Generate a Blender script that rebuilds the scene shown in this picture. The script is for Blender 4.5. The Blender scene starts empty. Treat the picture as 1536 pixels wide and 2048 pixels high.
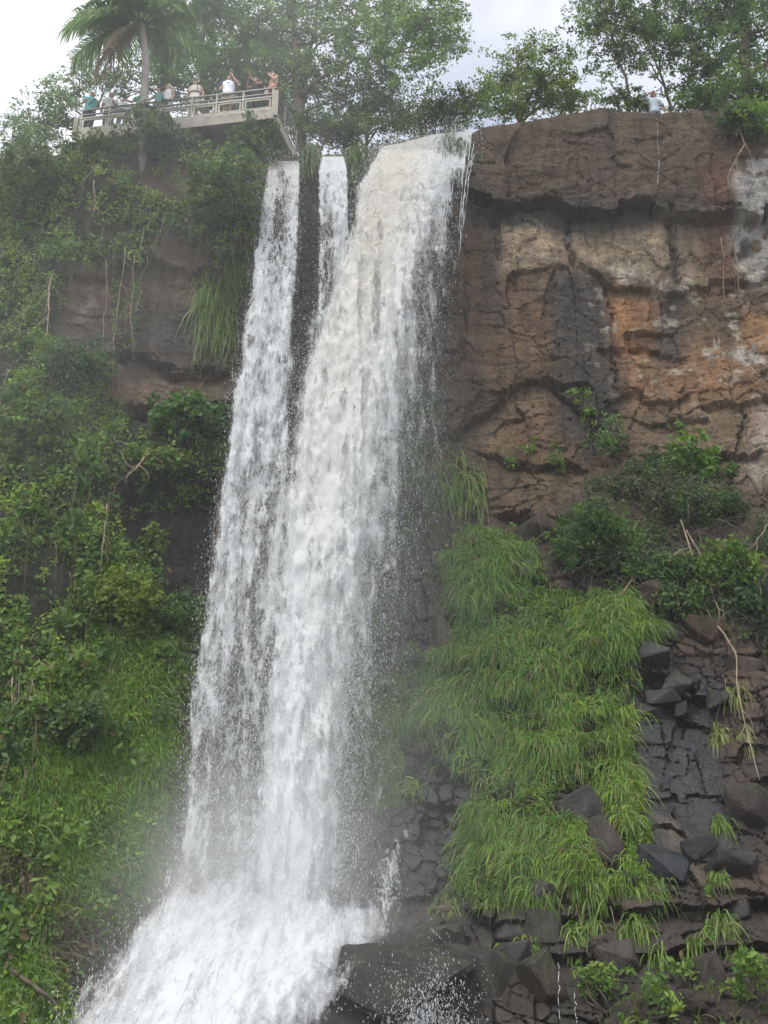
import bpy, bmesh, math, random
import numpy as np
from mathutils import Vector, Matrix
rng = np.random.default_rng(7)
random.seed(7)
SC = bpy.context.scene
COL = SC.collection
R = math.radians

# ------------------------------------------------------------------ camera
F = 2054.0
PITCH = R(24.0)
CP, SP = math.cos(PITCH), math.sin(PITCH)
cam_d = bpy.data.cameras.new('camera'); cam = bpy.data.objects.new('camera', cam_d); COL.objects.link(cam)
cam.rotation_euler = (R(90) + PITCH, 0, 0)
cam_d.sensor_fit = 'VERTICAL'; cam_d.angle = 2 * math.atan(1024 / F)
cam_d.clip_start = 0.1; cam_d.clip_end = 2000
SC.camera = cam

def ray(px, py):
    px = np.asarray(px, float); py = np.asarray(py, float)
    u = (px - 768) / F; v = (1024 - py) / F
    return np.stack(np.broadcast_arrays(u, CP - v * SP, SP + v * CP), -1)

def at(px, py, Y):
    """the point at horizontal distance Y that the photo shows at (px, py)"""
    d = ray(px, py)
    return d * (np.asarray(Y, float) / d[..., 1])[..., None]

def at_z(px, py, z):
    d = ray(px, py)
    return d * (z / d[..., 2])

# ------------------------------------------------------------------ noise
def _h(ix, iy, iz, seed):
    with np.errstate(over='ignore'):
        n = (ix.astype(np.int64) * 374761393 + iy.astype(np.int64) * 668265263 + iz.astype(np.int64) * 1442695041 + seed * 974711) & 0xffffffff
        n = ((n ^ (n >> 13)) * 1274126177) & 0xffffffff
        n = ((n ^ (n >> 16)) * 2246822519) & 0xffffffff
        n = n ^ (n >> 15)
    return (n & 0xffffff) / float(0xffffff)

def vnoise(x, y, z=0.0, seed=0):
    x, y, z = np.broadcast_arrays(np.asarray(x, float), np.asarray(y, float), np.asarray(z, float))
    ix, iy, iz = np.floor(x), np.floor(y), np.floor(z)
    fx, fy, fz = x - ix, y - iy, z - iz
    fx, fy, fz = [f * f * f * (f * (f * 6 - 15) + 10) for f in (fx, fy, fz)]
    ix, iy, iz = ix.astype(np.int64), iy.astype(np.int64), iz.astype(np.int64)
    out = 0
    for dx in (0, 1):
        for dy in (0, 1):
            for dz in (0, 1):
                w = (fx if dx else 1 - fx) * (fy if dy else 1 - fy) * (fz if dz else 1 - fz)
                out = out + w * _h(ix + dx, iy + dy, iz + dz, seed)
    return out * 2 - 1

def fbm(x, y, z=0.0, seed=0, oct=4, gain=.5):
    a, s, t = 1.0, 0, 0
    for o in range(oct):
        s = s + a * vnoise(np.asarray(x) * 2 ** o, np.asarray(y) * 2 ** o, np.asarray(z) * 2 ** o, seed + o * 17)
        t += a; a *= gain
    return s / t

def worley(x, y, seed=0):
    ix, iy = np.floor(x), np.floor(y)
    f1 = np.full(x.shape, 9.0); f2 = np.full(x.shape, 9.0)
    idv = np.zeros(x.shape); ddx = np.zeros(x.shape); ddy = np.zeros(x.shape); i2 = np.zeros(x.shape)
    z = np.zeros(x.shape)
    for a in (-1, 0, 1):
        for b in (-1, 0, 1):
            cx, cy = ix + a, iy + b
            px = cx + .15 + .7 * _h(cx, cy, z, seed); py = cy + .15 + .7 * _h(cx, cy, z, seed + 1)
            dx, dy = x - px, y - py
            d = np.maximum(np.abs(dx), np.abs(dy)) * .6 + np.sqrt(dx * dx + dy * dy) * .5
            new = d < f1
            f2 = np.where(new, f1, np.minimum(f2, d))
            idv = np.where(new, _h(cx, cy, z, seed + 2), idv)
            i2 = np.where(new, _h(cx, cy, z, seed + 3), i2)
            ddx = np.where(new, dx, ddx); ddy = np.where(new, dy, ddy)
            f1 = np.where(new, d, f1)
    return f1, f2, idv, i2, ddx, ddy

def sstep(a, b, x):
    t = np.clip((np.asarray(x, float) - a) / (b - a), 0, 1)
    return t * t * (3 - 2 * t)

def inpoly(X, Y, poly):
    poly = np.asarray(poly, float); ins = np.zeros(X.shape, bool)
    x0, y0 = poly[-1]
    for x1, y1 in poly:
        c = ((y0 > Y) != (y1 > Y))
        with np.errstate(divide='ignore', invalid='ignore'):
            ins ^= c & (X < (x1 - x0) * (Y - y0) / ((y1 - y0) if y1 != y0 else 1e-9) + x0)
        x0, y0 = x1, y1
    return ins

def blur(a, k):
    if k < 1: return a
    for ax in (0, 1):
        for _ in range(2):
            p = np.pad(a, [(k + 1, k) if i == ax else (0, 0) for i in (0, 1)], mode='edge')
            c = np.cumsum(p, ax)
            n = a.shape[ax]
            a = (np.take(c, np.arange(2 * k + 1, 2 * k + 1 + n), ax) - np.take(c, np.arange(0, n), ax)) / (2 * k + 1)
    return a

# ------------------------------------------------------------------ objects
def tag(o, label=None, cat=None, group=None, kind=None):
    if label: o['label'] = label
    if cat: o['category'] = cat
    if group: o['group'] = group
    if kind: o['kind'] = kind
    return o

def link(name, me, mat=None, parent=None):
    o = bpy.data.objects.new(name, me); COL.objects.link(o)
    if mat is not None and me is not None and len(me.materials) == 0: me.materials.append(mat)
    if parent is not None:
        o.parent = parent
        o.matrix_parent_inverse = Matrix.Translation(-Vector(parent.location)) if parent.rotation_euler.z == 0 else parent.matrix_basis.inverted()
    return o

def empty(name, loc):
    o = bpy.data.objects.new(name, None); COL.objects.link(o); o.location = tuple(float(c) for c in loc)
    o.empty_display_size = .2
    return o

def mesh_np(name, verts, faces, col=None, attrs=None, smooth=True, uv=None):
    """verts (N,3), faces (M,k) with k = 3 or 4; col (N,3|4) point colours"""
    verts = np.ascontiguousarray(verts, np.float32).reshape(-1, 3); faces = np.asarray(faces, np.int32)
    me = bpy.data.meshes.new(name)
    k = faces.shape[1]
    me.vertices.add(len(verts)); me.vertices.foreach_set('co', verts.ravel())
    me.loops.add(faces.size); me.loops.foreach_set('vertex_index', np.ascontiguousarray(faces).ravel())
    me.polygons.add(len(faces)); me.polygons.foreach_set('loop_start', np.arange(0, faces.size, k, dtype=np.int32))
    me.polygons.foreach_set('use_smooth', np.full(len(faces), smooth))
    if col is not None:
        c = np.ones((len(verts), 4), np.float32); c[:, :col.shape[1]] = col
        a = me.color_attributes.new('Col', 'FLOAT_COLOR', 'POINT'); a.data.foreach_set('color', c.ravel())
    for n, v in (attrs or {}).items():
        v = np.asarray(v, np.float32)
        if v.ndim == 1:
            a = me.attributes.new(n, 'FLOAT', 'POINT'); a.data.foreach_set('value', v)
        else:
            a = me.attributes.new(n, 'FLOAT_VECTOR', 'POINT'); a.data.foreach_set('vector', v.ravel())
    me.update(calc_edges=True); me.validate()
    return me

class MB:
    """collects simple solids and makes one mesh of them"""
    def __init__(s): s.v, s.f = [], []
    def add(s, v, f):
        o = len(s.v); s.v += [tuple(float(c) for c in p) for p in v]; s.f += [tuple(i + o for i in q) for q in f]; return s
    def bar(s, a, b, w, h=None, up=(0, 0, 1)):
        a, b = Vector(a), Vector(b); h = h or w
        d = (b - a).normalized(); u = Vector(up)
        if abs(d.dot(u)) > .95: u = Vector((1, 0, 0))
        x = d.cross(u).normalized() * (w / 2); z = x.cross(d).normalized() * (h / 2)
        P = [p + sx * x + sz * z for p in (a, b) for sx, sz in ((-1, -1), (1, -1), (1, 1), (-1, 1))]
        return s.add(P, [(0, 1, 2, 3), (7, 6, 5, 4), (0, 4, 5, 1), (1, 5, 6, 2), (2, 6, 7, 3), (3, 7, 4, 0)])
    def tube(s, pts, rad, n=8, cap=True):
        pts = [Vector(p) for p in pts]; rings = []
        rad = [rad] * len(pts) if not hasattr(rad, '__len__') else rad
        ref = Vector((.31, .87, .2)).normalized()
        vs, fs = [], []
        for i, p in enumerate(pts):
            d = (pts[min(i + 1, len(pts) - 1)] - pts[max(i - 1, 0)]).normalized()
            x = d.cross(ref)
            if x.length < .1: x = d.cross(Vector((1, 0, 0)))
            x.normalize(); y = d.cross(x)
            for k in range(n):
                a = 2 * math.pi * k / n
                vs.append(p + (x * math.cos(a) + y * math.sin(a)) * rad[i])
        for i in range(len(pts) - 1):
            for k in range(n):
                fs.append((i * n + k, i * n + (k + 1) % n, (i + 1) * n + (k + 1) % n, (i + 1) * n + k))
        if cap:
            fs.append(tuple(range(n))[::-1]); fs.append(tuple(range((len(pts) - 1) * n, len(pts) * n)))
        return s.add(vs, fs)
    def ell(s, c, r, nu=12, nv=8, rot=None):
        c = Vector(c); vs, fs = [], []
        r = (r, r, r) if not hasattr(r, '__len__') else r
        M = rot or Matrix.Identity(3)
        vs.append(c + M @ Vector((0, 0, r[2])))
        for j in range(1, nv):
            t = math.pi * j / nv
            for i in range(nu):
                a = 2 * math.pi * i / nu
                vs.append(c + M @ Vector((r[0] * math.sin(t) * math.cos(a), r[1] * math.sin(t) * math.sin(a), r[2] * math.cos(t))))
        vs.append(c + M @ Vector((0, 0, -r[2]))); L = len(vs) - 1
        for i in range(nu):
            fs.append((0, 1 + i, 1 + (i + 1) % nu)); b = 1 + (nv - 2) * nu
            fs.append((L, b + (i + 1) % nu, b + i))
        for j in range(nv - 2):
            for i in range(nu):
                a = 1 + j * nu
                fs.append((a + i, a + nu + i, a + nu + (i + 1) % nu, a + (i + 1) % nu))
        return s.add(vs, fs)
    def mesh(s, name, smooth=False):
        me = bpy.data.meshes.new(name); me.from_pydata(s.v, [], s.f); me.update()
        bm = bmesh.new(); bm.from_mesh(me); bmesh.ops.recalc_face_normals(bm, faces=bm.faces); bm.to_mesh(me); bm.free()
        if smooth: me.polygons.foreach_set('use_smooth', [True] * len(me.polygons))
        return me
    def build(s, name, mat, parent=None, smooth=False):
        return link(name, s.mesh(name, smooth), mat, parent)

# ------------------------------------------------------------------ materials
def new_mat(name):
    m = bpy.data.materials.new(name); m.use_nodes = True
    nt = m.node_tree; nt.nodes.clear()
    return m, nt, (lambda t, **k: _node(nt, t, **k))

def _node(nt, t, **k):
    n = nt.nodes.new(t)
    for a, v in k.items():
        if a.startswith('i_'):
            key = a[2:]; n.inputs[int(key) if key.isdigit() else key.replace('_', ' ')].default_value = v
        else: setattr(n, a, v)
    return n

def plain(name, rgb, rough=.7, noise=.25, scale=6.0, metal=0.0, dirt=None):
    m, nt, N = new_mat(name); L = nt.links.new
    out = N('ShaderNodeOutputMaterial'); b = N('ShaderNodeBsdfPrincipled'); L(b.outputs[0], out.inputs[0])
    b.inputs['Roughness'].default_value = rough; b.inputs['Metallic'].default_value = metal
    tc = N('ShaderNodeTexCoord'); n = N('ShaderNodeTexNoise'); n.inputs['Scale'].default_value = scale; n.inputs['Detail'].default_value = 6
    L(tc.outputs['Object'], n.inputs['Vector'])
    r = N('ShaderNodeValToRGB'); r.color_ramp.elements[0].position = .3; r.color_ramp.elements[1].position = .7
    d = dirt or tuple(c * (1 - noise) for c in rgb)
    r.color_ramp.elements[0].color = (*d, 1); r.color_ramp.elements[1].color = (*[min(1, c * (1 + noise * .5)) for c in rgb], 1)
    L(n.outputs['Fac'], r.inputs['Fac']); L(r.outputs['Color'], b.inputs['Base Color'])
    bu = N('ShaderNodeBump'); bu.inputs['Strength'].default_value = .15; bu.inputs['Distance'].default_value = .02
    L(n.outputs['Fac'], bu.inputs['Height']); L(bu.outputs[0], b.inputs['Normal'])
    return m

def leaf_mat(name, trans=.35, rough=.5):
    m, nt, N = new_mat(name); L = nt.links.new
    out = N('ShaderNodeOutputMaterial'); b = N('ShaderNodeBsdfPrincipled'); t = N('ShaderNodeBsdfTranslucent'); mx = N('ShaderNodeMixShader')
    at_ = N('ShaderNodeAttribute', attribute_name='Col')
    b.inputs['Roughness'].default_value = rough; b.inputs['Specular IOR Level'].default_value = .35
    L(at_.outputs['Color'], b.inputs['Base Color'])
    hs = N('ShaderNodeHueSaturation'); hs.inputs['Saturation'].default_value = 1.15; hs.inputs['Value'].default_value = 1.7
    L(at_.outputs['Color'], hs.inputs['Color']); L(hs.outputs[0], t.inputs['Color'])
    mx.inputs[0].default_value = trans
    L(b.outputs[0], mx.inputs[1]); L(t.outputs[0], mx.inputs[2]); L(mx.outputs[0], out.inputs[0])
    return m

def rock_mat(name):
    m, nt, N = new_mat(name); L = nt.links.new
    out = N('ShaderNodeOutputMaterial'); b = N('ShaderNodeBsdfPrincipled'); L(b.outputs[0], out.inputs[0])
    at_ = N('ShaderNodeAttribute', attribute_name='Col'); wet = N('ShaderNodeAttribute', attribute_name='wet')
    tc = N('ShaderNodeTexCoord')
    n1 = N('ShaderNodeTexNoise'); n1.inputs['Scale'].default_value = 2.2; n1.inputs['Detail'].default_value = 9; n1.inputs['Roughness'].default_value = .68
    n2 = N('ShaderNodeTexNoise'); n2.inputs['Scale'].default_value = 14; n2.inputs['Detail'].default_value = 6; n2.inputs['Roughness'].default_value = .7
    mp = N('ShaderNodeMapping'); mp.inputs['Scale'].default_value = (2.4, 2.4, .28)
    n3 = N('ShaderNodeTexNoise'); n3.inputs['Scale'].default_value = 1.6; n3.inputs['Detail'].default_value = 5; n3.inputs['Roughness'].default_value = .65
    L(tc.outputs['Object'], n1.inputs['Vector']); L(tc.outputs['Object'], n2.inputs['Vector'])
    L(tc.outputs['Object'], mp.inputs['Vector']); L(mp.outputs[0], n3.inputs['Vector'])
    ms = []
    for n, lo, hi in ((n1, .62, 1.35), (n2, .72, 1.28), (n3, .66, 1.3)):
        mr = N('ShaderNodeMapRange'); mr.inputs['From Min'].default_value = .3; mr.inputs['From Max'].default_value = .7
        mr.inputs['To Min'].default_value = lo; mr.inputs['To Max'].default_value = hi
        L(n.outputs['Fac'], mr.inputs['Value']); ms.append(mr)
    p = N('ShaderNodeMath', operation='MULTIPLY'); L(ms[0].outputs[0], p.inputs[0]); L(ms[1].outputs[0], p.inputs[1])
    p2 = N('ShaderNodeMath', operation='MULTIPLY'); L(p.outputs[0], p2.inputs[0]); L(ms[2].outputs[0], p2.inputs[1])
    p3 = N('ShaderNodeMath', operation='MULTIPLY'); L(p2.outputs[0], p3.inputs[0]); p3.inputs[1].default_value = .75; p2 = p3
    vm = N('ShaderNodeVectorMath', operation='SCALE'); L(at_.outputs['Color'], vm.inputs[0]); L(p2.outputs[0], vm.inputs['Scale'])
    L(vm.outputs[0], b.inputs['Base Color'])
    rr = N('ShaderNodeMapRange'); rr.inputs['To Min'].default_value = .85; rr.inputs['To Max'].default_value = .3
    L(wet.outputs['Fac'], rr.inputs['Value']); L(rr.outputs[0], b.inputs['Roughness'])
    sp = N('ShaderNodeMapRange'); sp.inputs['To Min'].default_value = .25; sp.inputs['To Max'].default_value = .45
    L(wet.outputs['Fac'], sp.inputs['Value']); L(sp.outputs[0], b.inputs['Specular IOR Level'])
    b1 = N('ShaderNodeBump'); b1.inputs['Strength'].default_value = .7; b1.inputs['Distance'].default_value = .10
    b2 = N('ShaderNodeBump'); b2.inputs['Strength'].default_value = .8; b2.inputs['Distance'].default_value = .04
    L(n1.outputs['Fac'], b1.inputs['Height']); L(n2.outputs['Fac'], b2.inputs['Height']); L(b1.outputs[0], b2.inputs['Normal'])
    vc = N('ShaderNodeTexVoronoi', feature='F1', distance='CHEBYCHEV'); vc.inputs['Scale'].default_value = 1.7
    wn = N('ShaderNodeVectorMath', operation='MULTIPLY_ADD'); L(n2.outputs['Color'], wn.inputs[0]); wn.inputs[1].default_value = (.16, .16, .16); L(tc.outputs['Object'], wn.inputs[2]); L(wn.outputs[0], vc.inputs['Vector'])
    b3 = N('ShaderNodeBump'); b3.inputs['Strength'].default_value = .45; b3.inputs['Distance'].default_value = .10
    sx_ = N('ShaderNodeSeparateColor'); L(vc.outputs['Color'], sx_.inputs[0]); L(sx_.outputs[0], b3.inputs['Height']); L(b2.outputs[0], b3.inputs['Normal'])
    L(b3.outputs[0], b.inputs['Normal'])
    return m

M = {}
M['rock'] = rock_mat('rock')
M['leaf'] = leaf_mat('leaf')
M['grass'] = leaf_mat('grass', .3, .45)
M['bark'] = plain('bark', (.10, .075, .055), .9, .5, 5)
M['bark_pale'] = plain('bark_pale', (.27, .25, .22), .85, .35, 3)
M['vine'] = plain('vine', (.30, .235, .16), .85, .35, 4)
M['concrete'] = plain('concrete', (.36, .34, .29), .9, .35, 1.6, dirt=(.20, .17, .13))
M['wall'] = plain('wall', (.22, .19, .165), .95, .5, 1.2, dirt=(.10, .08, .065))
M['paint'] = plain('paint', (.36, .35, .28), .6, .3, 3)
M['rail'] = plain('rail', (.16, .16, .145), .5, .35, 3)
M['wire'] = plain('wire', (.13, .13, .12), .6, .2, 5)

# ------------------------------------------------------------------ the cliff
NU, NV = 760, 700
pxs = np.linspace(-350, 1900, NU)
rim_x = [-350, -100, 0, 60, 150, 300, 540, 600, 603, 632, 640, 692, 700, 745, 850, 945, 1000, 1080, 1150, 1200, 1260, 1300, 1400, 1480, 1536, 1700, 1900]
rim_y = [430, 380, 350, 325, 300, 300, 300, 312, 296, 296, 318, 318, 305, 296, 272, 262, 250, 237, 224, 217, 222, 226, 220, 228, 240, 240, 240]
rim = np.interp(pxs, rim_x, rim_y) + 4 * fbm(pxs / 22, 0 * pxs, seed=5)
vv = np.linspace(0, 1, NV)[:, None]
PX = np.broadcast_to(pxs, (NV, NU)).copy()
PY = rim[None, :] * (1 - vv) + 2260 * vv
gc = [-350, 0, 150, 300, 450, 560, 700, 850, 1000, 1200, 1400, 1536, 1900]
gr = [200, 300, 400, 550, 700, 850, 1000, 1180, 1350, 1550, 1750, 1850, 2000, 2260]
gy = np.array([
 [30, 28, 26.6, 26.2, 25.9, 26.2, 26.4, 26.2, 26, 25.8, 25.5, 25.0, 24],
 [29, 27.2, 26.2, 25.8, 25.6, 26.2, 26.6, 26.3, 26, 25.7, 25.4, 24.9, 24],
 [28, 26.5, 25.8, 25.5, 25.3, 26.2, 26.8, 26.5, 26.1, 25.8, 25.5, 25, 24],
 [27.3, 25.8, 25.6, 25.6, 25.6, 26.2, 26.9, 26.8, 26.5, 26.3, 26, 25.5, 24.5],
 [26.5, 25.2, 25.4, 25.8, 25.9, 26.3, 26.9, 26.8, 26.5, 26.3, 26, 25.5, 24.5],
 [25.8, 24.6, 24.9, 25.6, 25.8, 26.2, 26.6, 26.6, 26.3, 26, 25.6, 25.1, 24],
 [25, 23.8, 24.3, 24.9, 25.4, 25.9, 26.2, 26.2, 25.9, 25.5, 25, 24.4, 23.5],
 [24, 23.0, 23.5, 24.2, 24.9, 25.4, 25.5, 25.4, 25, 24.4, 24, 23.5, 22.5],
 [23.2, 22.2, 22.6, 23.1, 24.0, 24.6, 24.6, 24.3, 23.8, 23.2, 23, 22.6, 21.6],
 [22, 21.2, 21.6, 22, 23.2, 23.7, 23.6, 23.2, 22.6, 22, 21.9, 21.6, 20.5],
 [20.8, 20.2, 20.6, 21.2, 22.2, 22.6, 22.4, 22, 21.4, 20.9, 20.7, 20.4, 19.5],
 [20, 19.5, 19.9, 20.4, 21.2, 21.3, 21.1, 20.7, 20, 19.6, 19.4, 19.2, 18.4],
 [19, 18.6, 18.9, 19.2, 19.6, 19.5, 19.2, 18.8, 18, 17.8, 17.6, 17.4, 17],
 [17.5, 17, 17.2, 17.4, 17.6, 17.4, 17, 16.6, 16, 15.8, 15.6, 15.4, 15]])
tmp = np.stack([np.interp(pxs, gc, r) for r in gy])            # rows x NU
gr_ = np.array(gr, float)
def grid_interp(px, py):
    """bilinear look-up of the smooth cliff distance"""
    j = np.clip(np.searchsorted(gr_, py) - 1, 0, len(gr_) - 2)
    f = np.clip((py - gr_[j]) / (gr_[j + 1] - gr_[j]), 0, 1)
    i = np.clip(((px - pxs[0]) / (pxs[1] - pxs[0])).astype(int), 0, NU - 1)
    return tmp[j, i] * (1 - f) + tmp[j + 1, i] * f
YB = blur(grid_interp(PX, PY), 22)
B0 = at(PX, PY, YB)
XW, ZW = B0[..., 0], B0[..., 2]
nx1 = fbm(XW * .5, ZW * .5, seed=1); nx2 = fbm(XW * .5, ZW * .5, seed=2)
fine1 = fbm(XW * 2.2, ZW * 2.2, seed=3); fine2 = fbm(XW * 2.2, ZW * 2.2, seed=4)
WX = PX + 26 * nx1 + 11 * fine1; WY = PY + 26 * nx2 + 11 * fine2
def mask(poly, soft=2, warp=1.0):
    return blur(inpoly(PX + (WX - PX) * warp, PY + (WY - PY) * warp, poly).astype(float), soft)

# where things grow
V_creep = mask([(-360, 380), (0, 330), (60, 305), (150, 292), (300, 296), (400, 300), (420, 290), (560, 280), (600, 300), (535, 330), (518, 400), (506, 500), (470, 530), (400, 510), (370, 450), (300, 480),
  (310, 540), (200, 545), (110, 560), (95, 690), (200, 735), (212, 815), (300, 838), (450, 812), (450, 900), (430, 955), (330, 965), (240, 965), (222, 1050), (285, 1130), (310, 1195), (400, 1230),
  (400, 1330), (345, 1420), (335, 1640), (270, 1800), (200, 1900), (135, 2000), (120, 2270), (-360, 2270)], 3)
V_creep *= 1 - mask([(255, 335), (330, 345), (420, 335), (395, 385), (350, 420), (280, 400)], 3)
V_slope = mask([(180, 1300), (400, 1225), (395, 1370), (345, 1430), (335, 1640), (290, 1790), (220, 1850), (100, 1800), (40, 1600), (110, 1440)], 8)
V_slope = np.maximum(V_slope, .8 * mask([(-300, 1790), (60, 1800), (95, 1920), (90, 2060), (-300, 2200)], 5))
V_thick = mask([(-20, 1705), (60, 1695), (110, 1790), (245, 1850), (200, 1910), (140, 1980), (85, 1950), (80, 1850), (-20, 1770)], 4)
V_grass = mask([(905, 1075), (960, 1062), (1050, 1082), (1095, 1185), (1280, 1200), (1300, 1290), (1250, 1310), (1240, 1390), (1262, 1450), (1272, 1600), (1282, 1760), (1225, 1785), (1200, 1640),
  (1195, 1560), (1110, 1590), (1150, 1670), (1170, 1770), (1080, 1820), (1000, 1840), (905, 1790), (930, 1690), (955, 1590), (890, 1540), (835, 1515), (820, 1600), (735, 1600), (690, 1560), (690, 1470), (750, 1350), (830, 1285), (880, 1315), (930, 1285), (900, 1180)], 2, .55)
V_grass *= (1 - mask([(1090, 1600), (1190, 1555), (1218, 1620), (1238, 1700), (1228, 1765), (1165, 1730), (1150, 1670)], 1, .4)) * (1 - mask([(1130, 1440), (1200, 1430), (1205, 1480), (1150, 1490)], 1, .4))
V_shrub = mask([(1060, 1020), (1180, 960), (1230, 930), (1330, 930), (1440, 950), (1536, 1000), (1910, 1000), (1910, 1300), (1536, 1290), (1440, 1260), (1300, 1230), (1250, 1190), (1130, 1170)], 3)
M_cave = mask([(232, 960), (330, 950), (430, 955), (418, 1060), (412, 1190), (310, 1185), (282, 1120), (225, 1060)], 2, .4)
right = sstep(640, 900, PX)

# relief
disp = .34 * fbm(XW * .22, ZW * .22, seed=11) + .09 * fbm(XW * .9, ZW * .9, seed=12) + .05 * fbm(XW * 3.1, ZW * 4.2, seed=13, oct=5, gain=.62)
disp = disp + .022 * fbm(XW * .7, ZW * 5.5, seed=14, oct=3) * sstep(640, 900, PX) * (1 - sstep(900, 1100, PY))
blocky = np.clip(right * sstep(1180, 1400, PY) + .25 * right * sstep(650, 850, PY), 0, 1)
sx = XW + .25 * nx1; sz = ZW + .25 * nx2
f1, f2, ida, idb, dx_, dz_ = worley(sx / 2.1, sz / 1.5, 21)
big = (ida - .5) * .55 + (idb - .5) * .5 * dx_ + (ida * 7 % 1 - .5) * .5 * dz_ - .12 * (1 - sstep(0, .035, f2 - f1))
g1, g2, jda, jdb, ex, ez = worley(sx / .85 + 9, sz / .62, 31)
mid = (jda - .5) * .28 + (jdb - .5) * .35 * ex + (jda * 7 % 1 - .5) * .35 * ez - .07 * (1 - sstep(0, .045, g2 - g1))
h1, h2, kda, kdb, hx, hz = worley(sx / .33 + 3, sz / .26, 41)
sml = (kda - .5) * .07 + (kdb - .5) * .1 * hx - .03 * (1 - sstep(0, .14, h2 - h1))
flat = 1 - .78 * mask([(1255, 1400), (1440, 1385), (1460, 1700), (1400, 1730), (1275, 1690)], 3, .3)
t1, t2, la, lb, tx, tz = worley(sx / 1.25 + 5, sz / 2.3, 61)
tall = ((la - .5) * .34 + (lb - .5) * .42 * tx + (la * 7 % 1 - .5) * .3 * tz - .08 * (1 - sstep(0, .03, t2 - t1))) * right * (1 - blocky)
bas = mask([(1255, 1400), (1440, 1385), (1460, 1700), (1400, 1730), (1275, 1690)], 3, .3)
disp += bas * .55 * ((la - .5) * .3 + (lb - .5) * .5 * tx + (la * 7 % 1 - .5) * .4 * tz)
disp += (big * (.10 + .58 * blocky) + mid * (.28 + .75 * blocky) + sml * (.6 + .8 * blocky)) * flat + tall * .7
# horizontal strata on the right face
disp += right * .025 * fbm(XW * .25, ZW * 3.2, seed=51, oct=3) * sstep(480, 600, PY)
# overhangs and ledges:  line, how far the rock steps back under it, over how many px it comes forward again, ends
def ledge(line, depth, decay, above=2.5):
    line = np.asarray(line, float)
    yl = np.interp(PX, line[:, 0], line[:, 1]) + 9 * fine1 + 10 * nx2 + 26 * (jda - .5) + 9 * (kda - .5)
    e = sstep(line[0, 0] - 20, line[0, 0] + 25, PX) * (1 - sstep(line[-1, 0] - 25, line[-1, 0] + 20, PX))
    d = PY - yl
    return -depth * e * sstep(-above, above, d) * np.exp(-np.clip(d, 0, None) / decay)
for ln, dp, dc in (
    ([(930, 385), (1000, 398), (1100, 392), (1180, 408), (1290, 420), (1400, 430), (1460, 420), (1910, 420)], .50, 200),
    ([(1150, 500), (1220, 545), (1300, 560), (1400, 545), (1540, 555)], .22, 90),
    ([(1190, 680), (1290, 672), (1380, 690)], .18, 70),
    ([(870, 880), (915, 866), (965, 815), (1010, 775), (1060, 755), (1190, 765)], .30, 45),
    ([(860, 700), (930, 695)], .12, 40),
    ([(1200, 795), (1260, 775), (1350, 790), (1390, 770)], .2, 60),
    ([(1300, 830), (1400, 815), (1500, 790), (1910, 800)], .18, 80),
    ([(1300, 905), (1400, 890), (1540, 885)], .35, 60),
    ([(1000, 1035), (1060, 1030), (1130, 1050)], .5, 50),
    ([(960, 905), (1050, 915), (1180, 930)], .3, 60),
    ([(1110, 760), (1180, 830), (1240, 860)], .25, 45),
    ([(880, 1235), (960, 1260), (1050, 1230)], .25, 60),
    ([(1270, 1350), (1340, 1370), (1460, 1400)], .35, 70),
    ([(940, 1820), (1100, 1828), (1300, 1815), (1540, 1800), (1910, 1800)], .55, 60),
    ([(1040, 1895), (1200, 1905), (1400, 1890), (1910, 1890)], .5, 60),
    ([(700, 1880), (800, 1870), (940, 1880)], .5, 70),
    ([(210, 800), (300, 815), (460, 800)], .8, 70),
    ([(220, 700), (330, 735), (460, 740)], .35, 60),
    ([(270, 1188), (350, 1185), (430, 1195)], .8, 60),
    ([(100, 545), (200, 555), (300, 530), (440, 545)], .3, 120)):
    disp += ledge(ln, dp, dc)
# drawn joints (groups of fractured rock on the lower right)
def crack(line, depth, w):
    line = np.asarray(line, float); dmin = np.full(PX.shape, 1e9)
    for (x0, y0), (x1, y1) in zip(line[:-1], line[1:]):
        L2 = (x1 - x0) ** 2 + (y1 - y0) ** 2
        t = np.clip(((PX - x0) * (x1 - x0) + (PY - y0) * (y1 - y0)) / L2, 0, 1)
        dmin = np.minimum(dmin, np.hypot(PX + 9 * fine1 + 8 * (kda - .5) - x0 - t * (x1 - x0), PY + 9 * fine2 + 8 * (kdb - .5) - y0 - t * (y1 - y0)))
    return -depth * (1 - sstep(w * .3, w, dmin))
for ln, dp, w in (([(870, 1530), (882, 1590), (895, 1640)], .35, 7), ([(855, 1650), (930, 1640)], .2, 5), ([(1262, 1450), (1380, 1440), (1450, 1446)], .2, 5),
    ([(1320, 1445), (1335, 1520), (1320, 1590)], .2, 5), ([(1375, 1445), (1380, 1530)], .15, 4), ([(1275, 1580), (1345, 1590), (1440, 1592)], .25, 6),
    ([(1345, 1590), (1350, 1640)], .3, 7), ([(1280, 1660), (1340, 1660), (1400, 1710)], .3, 8), ([(1290, 1505), (1340, 1520), (1440, 1510)], .15, 4),
    ([(1140, 400), (1150, 500), (1160, 520)], .3, 12), ([(1340, 420), (1352, 480), (1358, 540)], .35, 14), ([(985, 420), (1000, 500)], .25, 14),
    ([(1085, 430), (1040, 480), (1030, 560)], .15, 7), ([(1220, 560), (1228, 660), (1240, 770)], .25, 8), ([(1110, 540), (1112, 700)], .12, 6),
    ([(1375, 760), (1340, 800), (1370, 830)], .25, 7), ([(1500, 800), (1480, 900), (1470, 980)], .3, 9), ([(1000, 560), (1004, 640)], .12, 8)):
    disp += crack(ln, dp * .6, w * .75)
dull = np.clip(V_creep + .6 * V_shrub, 0, 1)
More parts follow.
